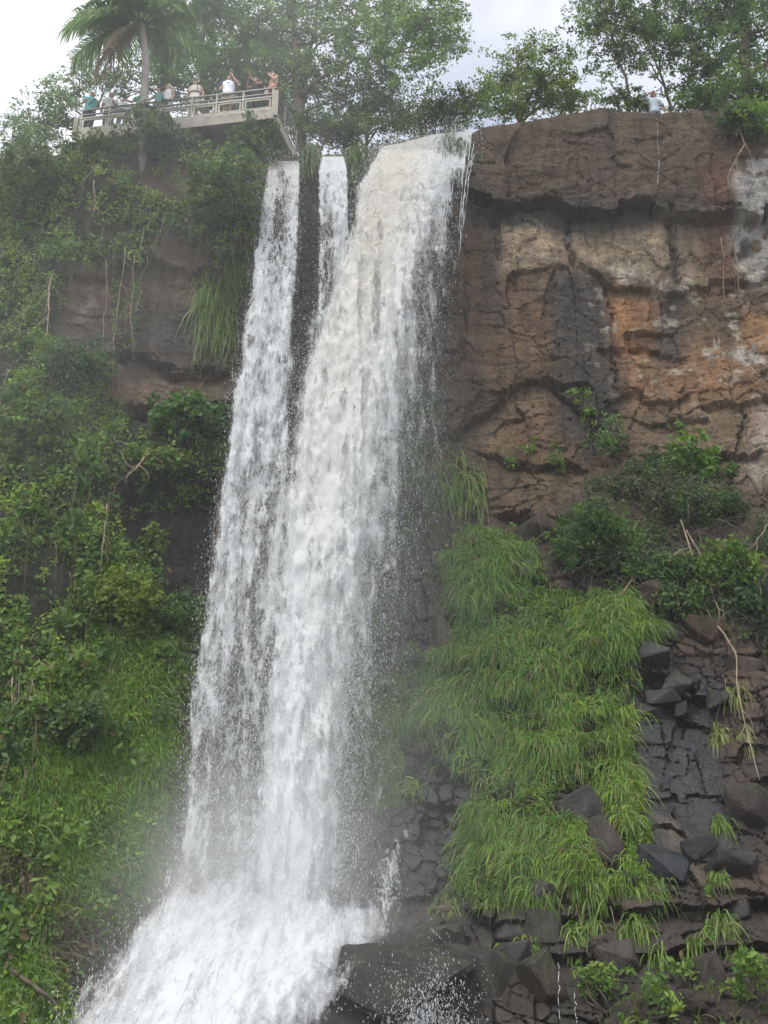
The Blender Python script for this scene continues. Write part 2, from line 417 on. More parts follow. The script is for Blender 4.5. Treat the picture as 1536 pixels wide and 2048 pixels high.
disp = disp * (1 - .55 * dull) + V_creep * (.35 + .55 * fbm(XW * .55, ZW * .4, seed=61) + .25 * fbm(XW * 1.4, ZW * 1.1, seed=62))
disp += V_grass * (.12 + .45 * fbm(XW * .75, ZW * 1.15, seed=63, oct=3))
disp -= .9 * M_cave
disp *= sstep(0, .03, vv) * .8 + .2
NSM = np.array([0, -.97, .22])
P = B0 + disp[..., None] * NSM

# base colours of the stone (stains with a shape of their own)
C = np.zeros((NV, NU, 3))
def lay(rgb, m): 
    global C
    C = C * (1 - m[..., None]) + np.asarray(rgb) * m[..., None]
lay((.112, .078, .047), np.ones_like(PX))
lay((.14, .092, .058), sstep(-.2, .5, nx1) * .6)
lay((.086, .076, .060), sstep(.1, .6, nx2) * .6)
lay((.104, .075, .048), right * (1 - sstep(380, 420, WY)))
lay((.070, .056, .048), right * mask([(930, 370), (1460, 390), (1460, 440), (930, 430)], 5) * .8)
tan = mask([(985, 425), (1080, 415), (1130, 425), (1300, 415), (1440, 430), (1440, 530), (1370, 545), (1290, 545), (1150, 520), (1010, 545), (980, 470)], 3)
lay((.33, .255, .175), tan * .9)
lay((.40, .35, .28), mask([(1200, 500), (1350, 520), (1440, 500), (1430, 545), (1300, 570), (1220, 530)], 2) * sstep(-.3, .2, fine1) * .9)
lay((.34, .175, .08), mask([(1215, 560), (1330, 560), (1330, 680), (1235, 690)], 4) * .85)
lay((.29, .165, .085), mask([(1240, 690), (1420, 660), (1536, 680), (1536, 790), (1260, 800)], 6) * .7)
lay((.34, .19, .09), mask([(1490, 600), (1920, 600), (1920, 680), (1510, 690)], 4) * .8)
lay((.19, .135, .085), mask([(1340, 800), (1536, 760), (1500, 900), (1260, 910), (1250, 860)], 6) * .7)
lay((.19, .125, .075), mask([(930, 850), (1060, 770), (1120, 800), (1100, 900), (980, 900)], 6) * .7)
lay((.165, .102, .062), mask([(900, 560), (1110, 550), (1110, 740), (900, 760)], 8) * .6)
lay((.15, .075, .045), mask([(1400, 330), (1470, 300), (1475, 560), (1410, 540)], 4) * .75)
for pl in ([(1110, 530), (1190, 530), (1222, 580), (1235, 760), (1240, 860), (1190, 920), (1110, 830)], [(1335, 560), (1385, 560), (1380, 700), (1330, 700)],
           [(1335, 420), (1362, 440), (1368, 545), (1338, 540)], [(975, 420), (1010, 430), (1004, 640), (975, 650)], [(1130, 405), (1150, 405), (1160, 520), (1140, 510)]):
    lay((.052, .050, .048), mask(pl, 4, .5) * .8)
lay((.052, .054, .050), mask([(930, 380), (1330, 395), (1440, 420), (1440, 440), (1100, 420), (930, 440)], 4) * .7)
grey = mask([(1470, 320), (1536, 300), (1920, 300), (1920, 520), (1536, 530), (1480, 490)], 3)
lay((.36, .345, .32), grey * sstep(-.35, -.05, fine2 + .4 * nx1))
lay((.06, .058, .055), grey * sstep(.15, .45, fbm(XW * 1.6, ZW * .7, seed=71)))
lay((.42, .38, .33), mask([(1470, 670), (1520, 670), (1560, 730), (1530, 740), (1490, 700)], 1) * sstep(-.2, .1, fine2))
lay((.42, .38, .33), mask([(1480, 470), (1540, 470), (1540, 540), (1490, 530)], 1) * sstep(-.1, .2, fine2))
lay((.33, .27, .22), mask([(1510, 800), (1920, 800), (1920, 960), (1495, 960)], 3) * sstep(-.5, .2, fine1 + .3) * .8)
lich = sstep(.34, .40, fbm(XW * 3.1, ZW * 3.1, seed=72)) * mask([(1180, 480), (1540, 480), (1540, 820), (1400, 780), (1200, 760)], 10)
lay((.40, .36, .29), lich * .7)
# dark wet vertical run marks
run = sstep(.18, .5, fbm(XW * 1.5, ZW * .12, seed=73, oct=3)) * right * (1 - sstep(1000, 1200, PY))
lay((.062, .054, .046), run * .35)
# lower right: dark basalt, iron stained faces
low = sstep(960, 1150, WY + 60 * nx1) * right
lay((.044, .036, .030), low * .95)
lay((.115, .070, .048), low * sstep(.45, .6, jda) * sstep(0, .3, 1 - blur(V_grass, 4)) * .55)
basalt = mask([(1250, 1340), (1440, 1340), (1460, 1700), (1380, 1780), (1270, 1790)], 3, .4)
lay((.024, .026, .029), basalt * .95)
lay((.032, .034, .037), mask([(820, 1510), (940, 1530), (960, 1580), (920, 1700), (880, 1780), (760, 1790), (780, 1600)], 5) * .85)
lay((.046, .040, .033), mask([(900, 1820), (1920, 1790), (1920, 2270), (600, 2270), (700, 1880)], 6) * .75)
lay((.10, .078, .05), mask([(1280, 1640), (1340, 1640), (1430, 1740), (1540, 1760), (1380, 1780)], 3) * .7)
# left
left = 1 - right
lay((.150, .112, .082), mask([(300, 540), (470, 540), (470, 660), (390, 620), (290, 590)], 5) * .7)
lay((.30, .25, .21), mask([(130, 555), (200, 560), (190, 640), (150, 620)], 2) * sstep(-.2, .3, fine1) * .7)
lay((.26, .20, .15), mask([(280, 740), (315, 745), (310, 800), (280, 810)], 2) * .6 * sstep(-.3, .2, fine2))
lay((.052, .050, .050), left * mask([(100, 600), (290, 600), (460, 650), (460, 740), (220, 740), (100, 690)], 6) * .6)
lay((.16, .115, .085), left * mask([(300, 740), (460, 760), (455, 820), (280, 830)], 4) * .5)
lay((.062, .056, .054), M_cave * .9)
lay((.075, .06, .045), mask([(255, 330), (430, 330), (400, 400), (350, 425), (270, 410)], 3) * .4)
lay((.030, .040, .018), np.clip(V_creep * 1.1, 0, 1) * .9)
lay((.040, .055, .018), np.clip(V_grass, 0, 1) * .85)
lay((.07, .11, .025), np.clip(V_slope, 0, 1) * .9)
lay((.045, .046, .028), np.clip(V_shrub, 0, 1) * .5)
lay((.050, .034, .024), np.clip(V_thick, 0, 1) * .9)
behind = mask([(500, 330), (930, 280), (900, 700), (860, 1100), (800, 1600), (700, 1800), (370, 1800), (400, 1200), (480, 600)], 12)
lay((.046, .050, .040), behind * .7)
moss = mask([(760, 760), (860, 760), (880, 900), (860, 1080), (780, 1200), (700, 1450), (660, 1400), (760, 1000)], 8) * sstep(-.3, .3, fine1 + nx1)
lay((.040, .060, .024), moss * .6)
wet = np.clip(behind * .8 + basalt * .55 + low * .35 + mask([(820, 1500), (960, 1530), (940, 1800), (760, 1800)], 8) * .6, 0, 1) * (1 - np.clip(V_grass + V_creep, 0, 1))
SURF, SURFN = P, None
nrm = np.cross(np.gradient(P, axis=1), np.gradient(P, axis=0)); nrm /= np.linalg.norm(nrm, axis=-1, keepdims=True) + 1e-9
if nrm[..., 1].mean() > 0: nrm = -nrm
SURFN = nrm
# back rows: the rim runs back into the plateau
back = []
for dy, fz in ((9, 1.0), (3.5, .7), (1.2, .35), (.35, .08)):
    b = P[0].copy(); b[:, 1] += dy; b[:, 2] = P[0][:, 2] * (1 - fz) + 23.6 * fz; back.append(b)
allP = np.concatenate([np.stack(back), P], 0); allC = np.concatenate([np.broadcast_to(C[0], (4, NU, 3)), C], 0)
allW = np.concatenate([np.zeros((4, NU)), wet], 0)
def grid_faces(nr, nc):
    a = (np.arange(nr - 1)[:, None] * nc + np.arange(nc - 1)[None, :]).ravel()
    return np.stack([a, a + nc, a + nc + 1, a + 1], 1)
me = mesh_np('cliff', allP.reshape(-1, 3), grid_faces(NV + 4, NU), allC.reshape(-1, 3), {'wet': allW.ravel()}, smooth=False)
tag(link('cliff', me, M['rock']), 'brown and black basalt cliff face behind the waterfall', None, None, 'structure')

def surf(px, py):
    """the cliff point and normal seen at (px, py)"""
    px = np.asarray(px, float); py = np.asarray(py, float)
    i = np.clip((px - pxs[0]) / (pxs[1] - pxs[0]), 0, NU - 1.001); i0 = i.astype(int); r = np.interp(px, pxs, rim)
    j = np.clip((py - r) / (2260 - r) * (NV - 1), 0, NV - 1.001); j0 = j.astype(int)
    a = (i - i0)[..., None]; b = (j - j0)[..., None]
    q = (SURF[j0, i0] * (1 - a) + SURF[j0, i0 + 1] * a) * (1 - b) + (SURF[j0 + 1, i0] * (1 - a) + SURF[j0 + 1, i0 + 1] * a) * b
    return q, SURFN[j0, i0]

def scatter(m, n):
    """n points of the cliff, drawn where the map m is high, with an even spread over the view"""
    w = m.ravel() * np.broadcast_to((2260 - rim)[None, :], m.shape).ravel(); w = np.clip(w, 0, None); c = np.cumsum(w); c /= c[-1]
    k = np.searchsorted(c, rng.random(n)); j, i = np.divmod(k, NU)
    px = pxs[i] + (rng.random(n) - .5) * 3; py = PY[j, i] + (rng.random(n) - .5) * 3
    return px, py, *surf(px, py)

# plateau and river
def sheet(name, pts, mat, label):
    me = bpy.data.meshes.new(name); me.from_pydata(pts, [], [(0, 1, 2, 3)]); me.update()
    return tag(link(name, me, mat), label, None, None, 'structure')
M['soil'] = plain('soil', (.07, .06, .035), .95, .5, 1.0)
sheet('ground', [(-70, 33, 23.5), (70, 33, 23.5), (70, 85, 23.5), (-70, 85, 23.5)], M['soil'], 'wooded plateau above the cliff behind the rim')
M['river'] = plain('river', (.09, .10, .085), .25, .3, .6)
sheet('river', [(-80, -80, -2.6), (80, -80, -2.6), (80, 60, -2.6), (-80, 60, -2.6)], M['river'], 'river water below the foot of the fall')

# ------------------------------------------------------------------ leaves and blades
def unit(a): return a / (np.linalg.norm(a, axis=-1, keepdims=True) + 1e-9)

def leaf_mesh(name, pos, L, nb, cols, wid=.55, tilt=.7, droop=.4):
    """one folded diamond per leaf; nb = preferred facing"""
    n = len(pos)
    nor = unit(np.broadcast_to(nb, (n, 3)) + tilt * rng.normal(size=(n, 3)))
    d = rng.normal(size=(n, 3)); d[:, 2] -= droop; d = unit(d - (d * nor).sum(1, keepdims=True) * nor)
    s = np.cross(d, nor); L = np.broadcast_to(L, (n,))[:, None]
    fold = nor * L * .08
    v = np.stack([pos - d * L * .5, pos + s * L * wid * .5 - d * L * .05 + fold, pos + d * L * .5, pos - s * L * wid * .5 - d * L * .05 + fold], 1)
    f = np.arange(4 * n).reshape(n, 4)
    return mesh_np(name, v.reshape(-1, 3), f, np.repeat(cols, 4, 0), smooth=False)

def palette(n, a, b, var=.3, extra=None, pe=.0):
    t = rng.random((n, 1)) ; c = np.asarray(a) * (1 - t) + np.asarray(b) * t
    if extra is not None:
        k = rng.random(n) < pe; c[k] = extra
    return np.clip(c * (1 + var * (rng.random((n, 1)) * 2 - 1)), .004, .9)

def blade_mesh(name, base, nor, L, cols, width=.035, out=.5, rise=.3, fall=1.0, side=.25, seg=4):
    n = len(base); L = np.broadcast_to(L, (n,))[:, None]
    lat = np.zeros((n, 3)); lat[:, 0] = rng.normal(size=n) * side; lat[:, 1] = rng.normal(size=n) * side * .5
    nor = unit(nor * np.array([1, 1, .3]))
    up = np.array([0, 0, 1.0])
    o_ = out * (.6 + .8 * rng.random((n, 1))); r_ = rise * (.5 + rng.random((n, 1))); f_ = fall * (.75 + .5 * rng.random((n, 1)))
    ts = np.linspace(0, 1, seg + 1); rows = []
    for t in ts:
        rows.append(base + L * (nor * o_ * t * (1 - .3 * t) + up * (r_ * t - f_ * t * t) + lat * t))
    rows = np.stack(rows, 1)                                     # n, seg+1, 3
    tang = unit(np.gradient(rows, axis=1)); sd = unit(np.cross(tang, nor[:, None, :] + .5 * rng.normal(size=(n, 1, 3))))
    w = width * (.6 + .8 * rng.random((n, 1))) * (1 - .85 * ts[None, :] ** 1.5) * .5
    a = rows - sd * w[..., None]; b = rows + sd * w[..., None]
    v = np.stack([a, b], 2).reshape(n, -1, 3); k = 2 * (seg + 1)
    f = []
    for s in range(seg): f.append(np.array([2 * s, 2 * s + 1, 2 * s + 3, 2 * s + 2]))
    f = (np.arange(n)[:, None, None] * k + np.stack(f)[None]).reshape(-1, 4)
    g = np.linspace(.85, 1.15, seg + 1)
    c = np.repeat((cols[:, None, :] * g[None, :, None]), 2, axis=1).reshape(-1, 3)
    return mesh_np(name, v.reshape(-1, 3), f, c)

# ================================================================== vegetation on the cliff
def clump_cloud(cpos, cnor, per, rad, leaf, ca, cb, var=.35, tint=.35, squash=(1, .7, 1), droop=.5, wid=.55, face=(0, -.8, .45), tilt=.75, name='leaves'):
    n = len(cpos); per_n = rng.poisson(per, n) + 1
    idx = np.repeat(np.arange(n), per_n); k = len(idx)
    rad = np.broadcast_to(rad, (n,)) * (.6 + .8 * rng.random(n))
    d = unit(rng.normal(size=(k, 3))) * (rng.random((k, 1)) ** .45) * rad[idx][:, None] * np.asarray(squash)
    pos = cpos[idx] + cnor[idx] * rad[idx][:, None] * .35 + d
    t = np.clip(rng.random((n, 1)) * (1 + tint) - tint / 2, 0, 1)
    cc = (np.asarray(ca) * (1 - t) + np.asarray(cb) * t) * (1 + tint * (rng.random((n, 1)) - .5))
    cols = np.clip(cc[idx] * (1 + var * (rng.random((k, 1)) * 2 - 1)), .003, .9)
    dead = rng.random(k) < .02; cols[dead] = (.16, .12, .05)
    L = leaf * (.6 + .8 * rng.random(k))
    return leaf_mesh(name, pos, L, np.asarray(face), cols, wid, tilt, droop)

G1, G2 = (.055, .12, .024), (.20, .29, .042)      # deep and yellowish leaf green
# --- left wall of creepers and leaves: uncountable
side_dark = np.clip(V_creep - .75 * V_slope - .7 * V_thick, 0, 1)
dens_c = side_dark * (sstep(-.30, .12, fbm(XW * .75, ZW * .6, seed=81)) * .92 + .08)
_, _, q, nn = scatter(dens_c, 5200)
me = clump_cloud(q, nn, 26, .26, .115, G1, G2, .35, .5)
tag(link('creeper_cover', me, M['leaf']), 'mass of small leaved creepers covering the left side of the cliff', None, None, 'stuff')
_, _, q, nn = scatter(dens_c, 420)                                    # larger leaves standing proud
me = clump_cloud(q + nn * .2, nn, 30, .34, .19, (.05, .11, .025), (.12, .20, .035), .3, .4)
tag(link('broadleaf_cover', me, M['leaf']), 'broader leaves growing through the creepers on the left', None, None, 'stuff')
# --- hanging dry stalks in the creepers
_, _, q, nn = scatter(dens_c, 1500)
me = blade_mesh('dry_stalks', q + nn * .2, nn, .8 + .9 * rng.random(1500), palette(1500, (.15, .12, .07), (.09, .09, .04)), .022, .35, .1, 1.1, .12)
tag(link('dry_stalks', me, M['grass']), 'thin dry stalks hanging among the left creepers', None, None, 'stuff')
# --- grass slope, lower left
_, _, q, nn = scatter(V_slope * (.5 + .5 * sstep(-.4, .2, fine1)) + .25 * np.clip(V_creep - V_thick, 0, 1) * sstep(1300, 1500, PY), 52000)
me = blade_mesh('slope_grass', q, nn, .28 + .34 * rng.random(52000), palette(52000, (.15, .26, .03), (.085, .18, .025), .35, (.20, .21, .05), .08), .02, .55, .7, .9, .3)
tag(link('slope_grass', me, M['grass']), 'fine bright grass on the slope left of the falling water', None, None, 'stuff')
# --- thicket of bare brown twigs, lower left
_, _, q, nn = scatter(V_thick, 2400)
me = blade_mesh('dead_twigs', q, nn, .4 + .6 * rng.random(2400), palette(2400, (.12, .09, .055), (.06, .045, .03)), .018, .4, .3, 1.0, .45)
tag(link('dead_twigs', me, M['grass']), 'tangle of bare brown twigs at the lower left edge', None, None, 'stuff')
_, _, q, nn = scatter(V_thick, 150)
me = clump_cloud(q, nn, 14, .26, .12, (.05, .08, .02), (.13, .13, .04), .4, .4)
tag(link('thicket_leaves', me, M['leaf']), 'dull leaves scattered through the brown twig tangle', None, None, 'stuff')
# --- right grass bank
gd = V_grass * (.05 + .95 * sstep(-.08, .08, fbm(XW * 1.4, ZW * 1.7, seed=83)))
cl_n = 7000
cpx, cpy, q, nn = scatter(gd, cl_n)
per = 14; idx = np.repeat(np.arange(cl_n), per); k = len(idx)
yel = sstep(1000, 1240, cpx) * .28 + sstep(1350, 1650, cpy) * .3
t = np.clip(yel + .35 * rng.normal(size=cl_n), 0, 1)[:, None]
cc = (np.asarray((.075, .165, .028)) * (1 - t) + np.asarray((.205, .295, .036)) * t) * (.8 + .4 * rng.random((cl_n, 1)))
cols = cc[idx] * (.7 + .6 * rng.random((k, 1))); dry = rng.random(k) < .09; cols[dry] = (.22, .18, .085)
b = q[idx] + rng.normal(size=(k, 3)) * np.array([.09, .05, .05]) + nn[idx] * .05
me = blade_mesh('bank_grass', b, nn[idx], (.24 + .34 * rng.random(cl_n) ** 1.6)[idx] * (.55 + .6 * rng.random(k)), cols, .023, .62, .5, 1.2, .38, 5)
tag(link('bank_grass', me, M['grass']), 'long drooping bright green grass covering the rocks right of the fall', None, None, 'stuff')
_, _, q, nn = scatter(V_grass * sstep(-.2, .3, fbm(XW * .9, ZW * .9, seed=84)), 1000)
me = clump_cloud(q, nn, 14, .2, .13, (.08, .16, .03), (.16, .24, .04), .3, .3, droop=.9, wid=.3)
tag(link('fern_cover', me, M['leaf']), 'small ferns and weeds mixed into the right hand grass bank', None, None, 'stuff')
# --- thin growth in the spray zone and on the right shelf
_, _, q, nn = scatter(moss, 420)
cl = np.repeat(np.arange(420), 9)
me = blade_mesh('spray_grass', q[cl] + rng.normal(size=(len(cl), 3)) * .08, nn[cl], .3 + .4 * rng.random(len(cl)), palette(len(cl), (.05, .10, .03), (.10, .14, .04)), .03, .45, .35, 1.1, .2)
tag(link('spray_grass', me, M['grass']), 'thin wet grass on the rock inside the spray', None, None, 'stuff')
_, _, q, nn = scatter(V_shrub * sstep(-.15, .35, fbm(XW * .7, ZW * .8, seed=86)), 430)
me = clump_cloud(q, nn, 20, .26, .11, (.035, .075, .02), (.10, .16, .035), .35, .4, squash=(1, .8, .8))
tag(link('shelf_weeds', me, M['leaf']), 'scattered leafy weeds over the right hand rock shelf', None, None, 'stuff')
_, _, q, nn = scatter(V_shrub, 900)
me = blade_mesh('shelf_twigs', q + nn * .1, nn, .7 + .9 * rng.random(900), palette(900, (.15, .125, .085), (.08, .07, .05)), .02, .5, .2, .8, .6)
tag(link('shelf_twigs', me, M['grass']), 'grey bare twigs hanging over the right hand rock shelf', None, None, 'stuff')

# --- single tussocks
def tussock(px, py, wpx, L, n, label, ca=(.075, .155, .028), cb=(.16, .23, .04), dry=.1, group='single grass tussocks on the rock', rows=1):
    q, nn = surf(px, py); root = empty('grass_tussock', q)
    tag(root, label, 'grass tussock', group)
    s = np.linalg.norm(q) / F
    pts = []
    p_x = px + wpx * .5 * rng.normal(size=n).clip(-1.6, 1.6) * .5; p_y = py + wpx * .22 * rng.normal(size=n) * rows
    b, bn = surf(p_x, p_y)
    b[:, 1] = np.clip(b[:, 1], q[1] - .12, q[1] + .12)
    cols = palette(n, ca, cb, .3, (.22, .18, .09), dry)
    o = link('blades', blade_mesh('blades', b + bn * .03, bn, L * (.55 + .6 * rng.random(n)), cols, .034, .5, .45, 1.2, .22, 5), M['grass'], root)
    c = MB().ell(q + nn * .0, (wpx * s * .35, .08, .09)).build('root_clump', M['soil'], root, True)
for a in (
 (432, 612, 95, 1.15, 520, 'big green tussock hanging beside the left stream under the bare overhang', (.07, .15, .03), (.15, .21, .045), .08, None, 2),
 (470, 545, 55, .9, 200, 'narrow tussock above the big one at the edge of the left stream', (.05, .12, .025), (.11, .17, .04), .1, None, 1.3),
 (925, 978, 100, .75, 330, 'wide tussock under the drooping dry grass, just right of the spray', (.09, .18, .03), (.16, .24, .04), .08),
 (880, 930, 55, .7, 150, 'faded brownish tussock on the rock at the edge of the spray', (.12, .13, .06), (.17, .15, .09), .4),
 (925, 1078, 50, .6, 150, 'small round tussock, uppermost on the right grass bank'),
 (1010, 1092, 70, .6, 200, 'tussock with red tipped herb on the ledge above the grass bank'),
 (1440, 1462, 38, .6, 90, 'pale yellow tussock on the right edge of the black basalt slab', (.15, .21, .05), (.22, .25, .08), .2),
 (1490, 1470, 36, .75, 110, 'long yellowing tussock beside the hanging root at the right edge', (.14, .19, .05), (.22, .24, .08), .25),
 (1472, 1385, 40, .5, 90, 'yellowish tussock high at the right above the black slab', (.15, .20, .05), (.22, .24, .08), .25),
 (1438, 1652, 34, .6, 90, 'green tussock hanging alone on the brown rock right of the black slab'),
 (1478, 1722, 30, .4, 50, 'thin tussock on the boulders at the right edge above the ledge'),
 (1432, 1765, 32, .5, 60, 'sparse light tussock draped over the ledge below the black slab'),
 (1235, 1608, 60, .8, 200, 'tussock drooping in a tail over the dark boulder beside the black slab'),
 (1185, 1785, 80, .55, 220, 'low tussock with yellow weeds on the ledge under the grass bank'),
 (1300, 1790, 80, .5, 170, 'spreading tussock on the ledge beneath the black slab'),
 (1175, 1862, 85, .75, 220, 'large sloping tussock on the rocks below the ledge', ),
 (1062, 1890, 42, .55, 110, 'small tussock on the leaning rock left of the large sloping one'),
 (1275, 1865, 55, .8, 150, 'long thin tussock trailing down below the ledge'),
 (1325, 1915, 46, .6, 120, 'dim tussock hanging on the lower rocks above the bare soil'),
 (1395, 1895, 50, .55, 130, 'spiky tussock on the dark post-like rock near the lower right'),
 (1448, 1855, 55, .95, 170, 'tallest tussock at the lower right, trailing over the rocks'),
 (1490, 1900, 36, .5, 80, 'short tussock at the right edge beside the tallest one'),
 (995, 1905, 40, .3, 50, 'mossy little tussock on the wet rocks near the splash'),
 (890, 1822, 70, .35, 90, 'grey green tussock blurred by the drifting splash'),
 (620, 330, 34, 1.0, 240, 'grass tuft dividing the left stream from the thin middle stream', (.05, .115, .03), (.11, .16, .05), .1, None, 2),
 (705, 312, 60, .9, 320, 'grass tuft hanging between the thin stream and the main fall', (.06, .13, .03), (.13, .19, .05), .1, None, 2),
 (655, 280, 80, .6, 260, 'yellowish grass crest on the lip above the thin stream', (.08, .14, .03), (.15, .19, .06), .2),
 (905, 305, 55, 1.1, 320, 'dark green grass tuft at the right end of the lip under thin trickles', (.04, .095, .03), (.08, .13, .04), .1, None, 1.6)):
    a = list(a) + [None] * 0
    px, py, w, L, n, lab = a[:6]; kw = {}
    if len(a) > 6: kw['ca'] = a[6]
    if len(a) > 7: kw['cb'] = a[7]
    if len(a) > 8: kw['dry'] = a[8]
    if len(a) > 10: kw['rows'] = a[10]
    tussock(px, py, w, L, n, lab, **kw)

# --- single shrubs and plants
def shrub(name, px, py, rx, ry, nclump, per, leaf, label, cat='shrub', ca=G1, cb=G2, out=.35, wid=.55, rad=.22, group=None, droop=.4, stems=5, tint=.35, Yat=None):
    q, nn = surf(px, py + ry * .6); q = q if Yat is None else at(px, py + ry * .6, Yat); root = empty(name, q); tag(root, label, cat, group)
    s = np.linalg.norm(q) / F
    c0, n0 = surf(px, py); c0 = c0 if Yat is None else at(px, py, Yat)
    a = unit(rng.normal(size=(nclump, 3))) * rng.random((nclump, 1)) ** .4
    cp = c0 + n0 * out + a * np.array([rx * s, min(rx, ry) * s * .8, ry * s * 1.1]) * (1 + .2 * rng.normal(size=(nclump, 1)))
    link('foliage', clump_cloud(cp, np.repeat(n0[None], nclump, 0), per, rad, leaf, ca, cb, .3, tint, wid=wid, droop=droop), M['leaf'], root)
    mb = MB()
    for k in range(stems):
        e = cp[int(rng.integers(nclump))]
        mid = (q + e) / 2 + rng.normal(size=3) * .08
        mb.tube([q + rng.normal(size=3) * .05, mid, e], [.022, .016, .006], 5)
    mb.build('stem', M['bark'], root, True)
shrub('bush', 315, 292, 75, 52, 110, 30, .13, 'dense dark green bush growing up in front of the platform beam', 'bush', (.035, .075, .02), (.08, .13, .03), .5)
shrub('bush', 205, 328, 60, 20, 50, 24, .11, 'low leafy bush under the left end of the platform', 'bush', (.04, .08, .02), (.09, .14, .03), .3)
shrub('bush', 500, 300, 55, 40, 80, 28, .12, 'leafy bush under the right end of the platform', 'bush', (.05, .10, .02), (.10, .16, .03), .35)
shrub('bush', 440, 430, 70, 75, 130, 28, .15, 'big leafed bush between the bare soil and the left stream', 'bush', (.04, .09, .02), (.09, .15, .025), .4)
shrub('bush', 80, 400, 85, 60, 130, 26, .13, 'rounded bush at the left skyline below the platform', 'bush', (.045, .085, .02), (.10, .15, .03), .4)
shrub('creeper_curtain', 385, 865, 75, 40, 120, 22, .15, 'curtain of heart shaped creeper leaves under the dark overhang', 'creeper', (.035, .10, .02), (.09, .18, .03), .25, .85)
shrub('creeper_curtain', 300, 945, 70, 22, 60, 22, .13, 'yellowish creeper strand along the top of the dark cave rock', 'creeper', (.07, .14, .02), (.15, .22, .03), .3, .8)
shrub('creeper_curtain', 265, 1105, 22, 55, 40, 22, .13, 'narrow creeper hanging at the left edge of the dark cave rock', 'creeper', (.06, .12, .02), (.13, .20, .03), .35, .8)
shrub('bush', 250, 1215, 75, 50, 130, 28, .13, 'bright yellow green bush left of the fall below the cave rock', 'bush', (.08, .14, .018), (.17, .23, .028), .5)
shrub('bush', 360, 1260, 45, 40, 60, 26, .12, 'green bush at the edge of the left stream below the cave', 'bush', (.045, .10, .02), (.10, .16, .03), .35)
shrub('bush', 150, 765, 65, 45, 90, 26, .15, 'bluish green fern bush at the foot of the bare left rock', 'bush', (.04, .095, .035), (.075, .135, .05), .45, .4)
shrub('bush', 60, 900, 60, 90, 130, 26, .13, 'tall leafy bush at the left edge halfway down', 'bush', (.05, .10, .018), (.12, .19, .03), .5)
shrub('bush', 130, 1480, 60, 50, 80, 26, .13, 'dull green bush beside the bright grass slope', 'bush', (.04, .085, .02), (.08, .14, .03), .4)
shrub('bush', 1190, 1105, 85, 68, 200, 30, .115, 'dense rounded dark green bush on the shelf right of the fall', 'bush', (.028, .075, .018), (.075, .145, .025), .55)
shrub('bush', 1300, 950, 70, 40, 60, 20, .12, 'loose bush on the shelf between the twigs and the broad leaved plant', 'bush', (.035, .08, .022), (.08, .14, .035), .4)
shrub('bush', 1225, 880, 45, 45, 36, 16, .12, 'airy bush rising from the shelf against the brown rock', 'bush', (.05, .11, .03), (.10, .17, .04), .4)
shrub('bush', 1340, 1000, 95, 42, 70, 16, .09, 'grey twiggy half bare bush on the right hand shelf', 'bush', (.07, .085, .04), (.11, .12, .06), .5, stems=30)
shrub('broad_leaf_plant', 1392, 938, 52, 45, 42, 15, .26, 'plant with large bright oval leaves against the right rock wall', 'plant', (.055, .14, .02), (.13, .23, .03), .5, .5)
shrub('creeper_curtain', 1340, 1150, 70, 28, 70, 22, .13, 'dark leafy creeper on the shelf right of the dense bush', 'creeper', (.03, .08, .018), (.08, .15, .028), .35)
shrub('creeper_curtain', 1465, 1150, 60, 40, 90, 22, .14, 'bright leafy creeper on the shelf near the right edge', 'creeper', (.06, .13, .018), (.15, .22, .028), .4)
shrub('creeper_curtain', 1355, 1215, 55, 28, 45, 20, .13, 'low creeper over the brown boulders below the shelf', 'creeper', (.035, .09, .02), (.09, .16, .03), .3)
shrub('creeper_curtain', 1500, 1215, 40, 32, 40, 20, .15, 'dark creeper at the right edge below the shelf', 'creeper', (.025, .065, .022), (.055, .11, .03), .3)
shrub('bush', 1420, 1020, 90, 35, 90, 20, .11, 'dark straggling bush on the shelf beneath the broad leaved plant', 'bush', (.03, .07, .02), (.075, .13, .03), .45)
shrub('bush', 1500, 250, 40, 30, 40, 22, .12, 'light green bush hanging over the rim beside the pale root', 'bush', (.07, .15, .02), (.13, .22, .03), .4)
for px, py, r, n, lab in ((1158, 782, 26, 9, 'bright little plant on the dark stained rock, highest of the few there'),
  (1176, 832, 24, 9, 'bright plant on a bare stem just under the highest little plant'),
  (1070, 882, 22, 7, 'feathery plant on the crack above the brown ledge'), (1040, 908, 18, 5, 'yellowing plant with pale dry leaves left of the ledge'),
  (1104, 915, 20, 6, 'small plant rooted in the ledge below the stained rock'), (1357, 824, 14, 5, 'tiny yellow plant on the rock below the orange patch'),
  (1130, 928, 14, 4, 'tiny green sprig on the ledge right of the small plant'), (1035, 1075, 26, 8, 'herb with upright red flower spikes on the grass bank ledge'),
  (1440, 1790, 24, 6, 'yellow green weed on the lower right ledge'),
  (1215, 1995, 45, 26, 'leafy yellow green weed at the bottom edge left of the bare soil'), (1500, 1965, 40, 20, 'yellowing weed at the lower right corner'),
  (1355, 1965, 20, 6, 'single bright sprig on the bare soil near the bottom'), (1310, 2010, 34, 12, 'small leafy weed at the bottom of the bare soil')):
    shrub('rock_plant', px, py, r, r * .9, n, 14, .12, lab, 'plant', (.08, .16, .03), (.17, .25, .05), .2, .45, .12, 'small plants rooted in the rock', stems=3, Yat=16.15 if py > 1960 and px > 1280 else None)

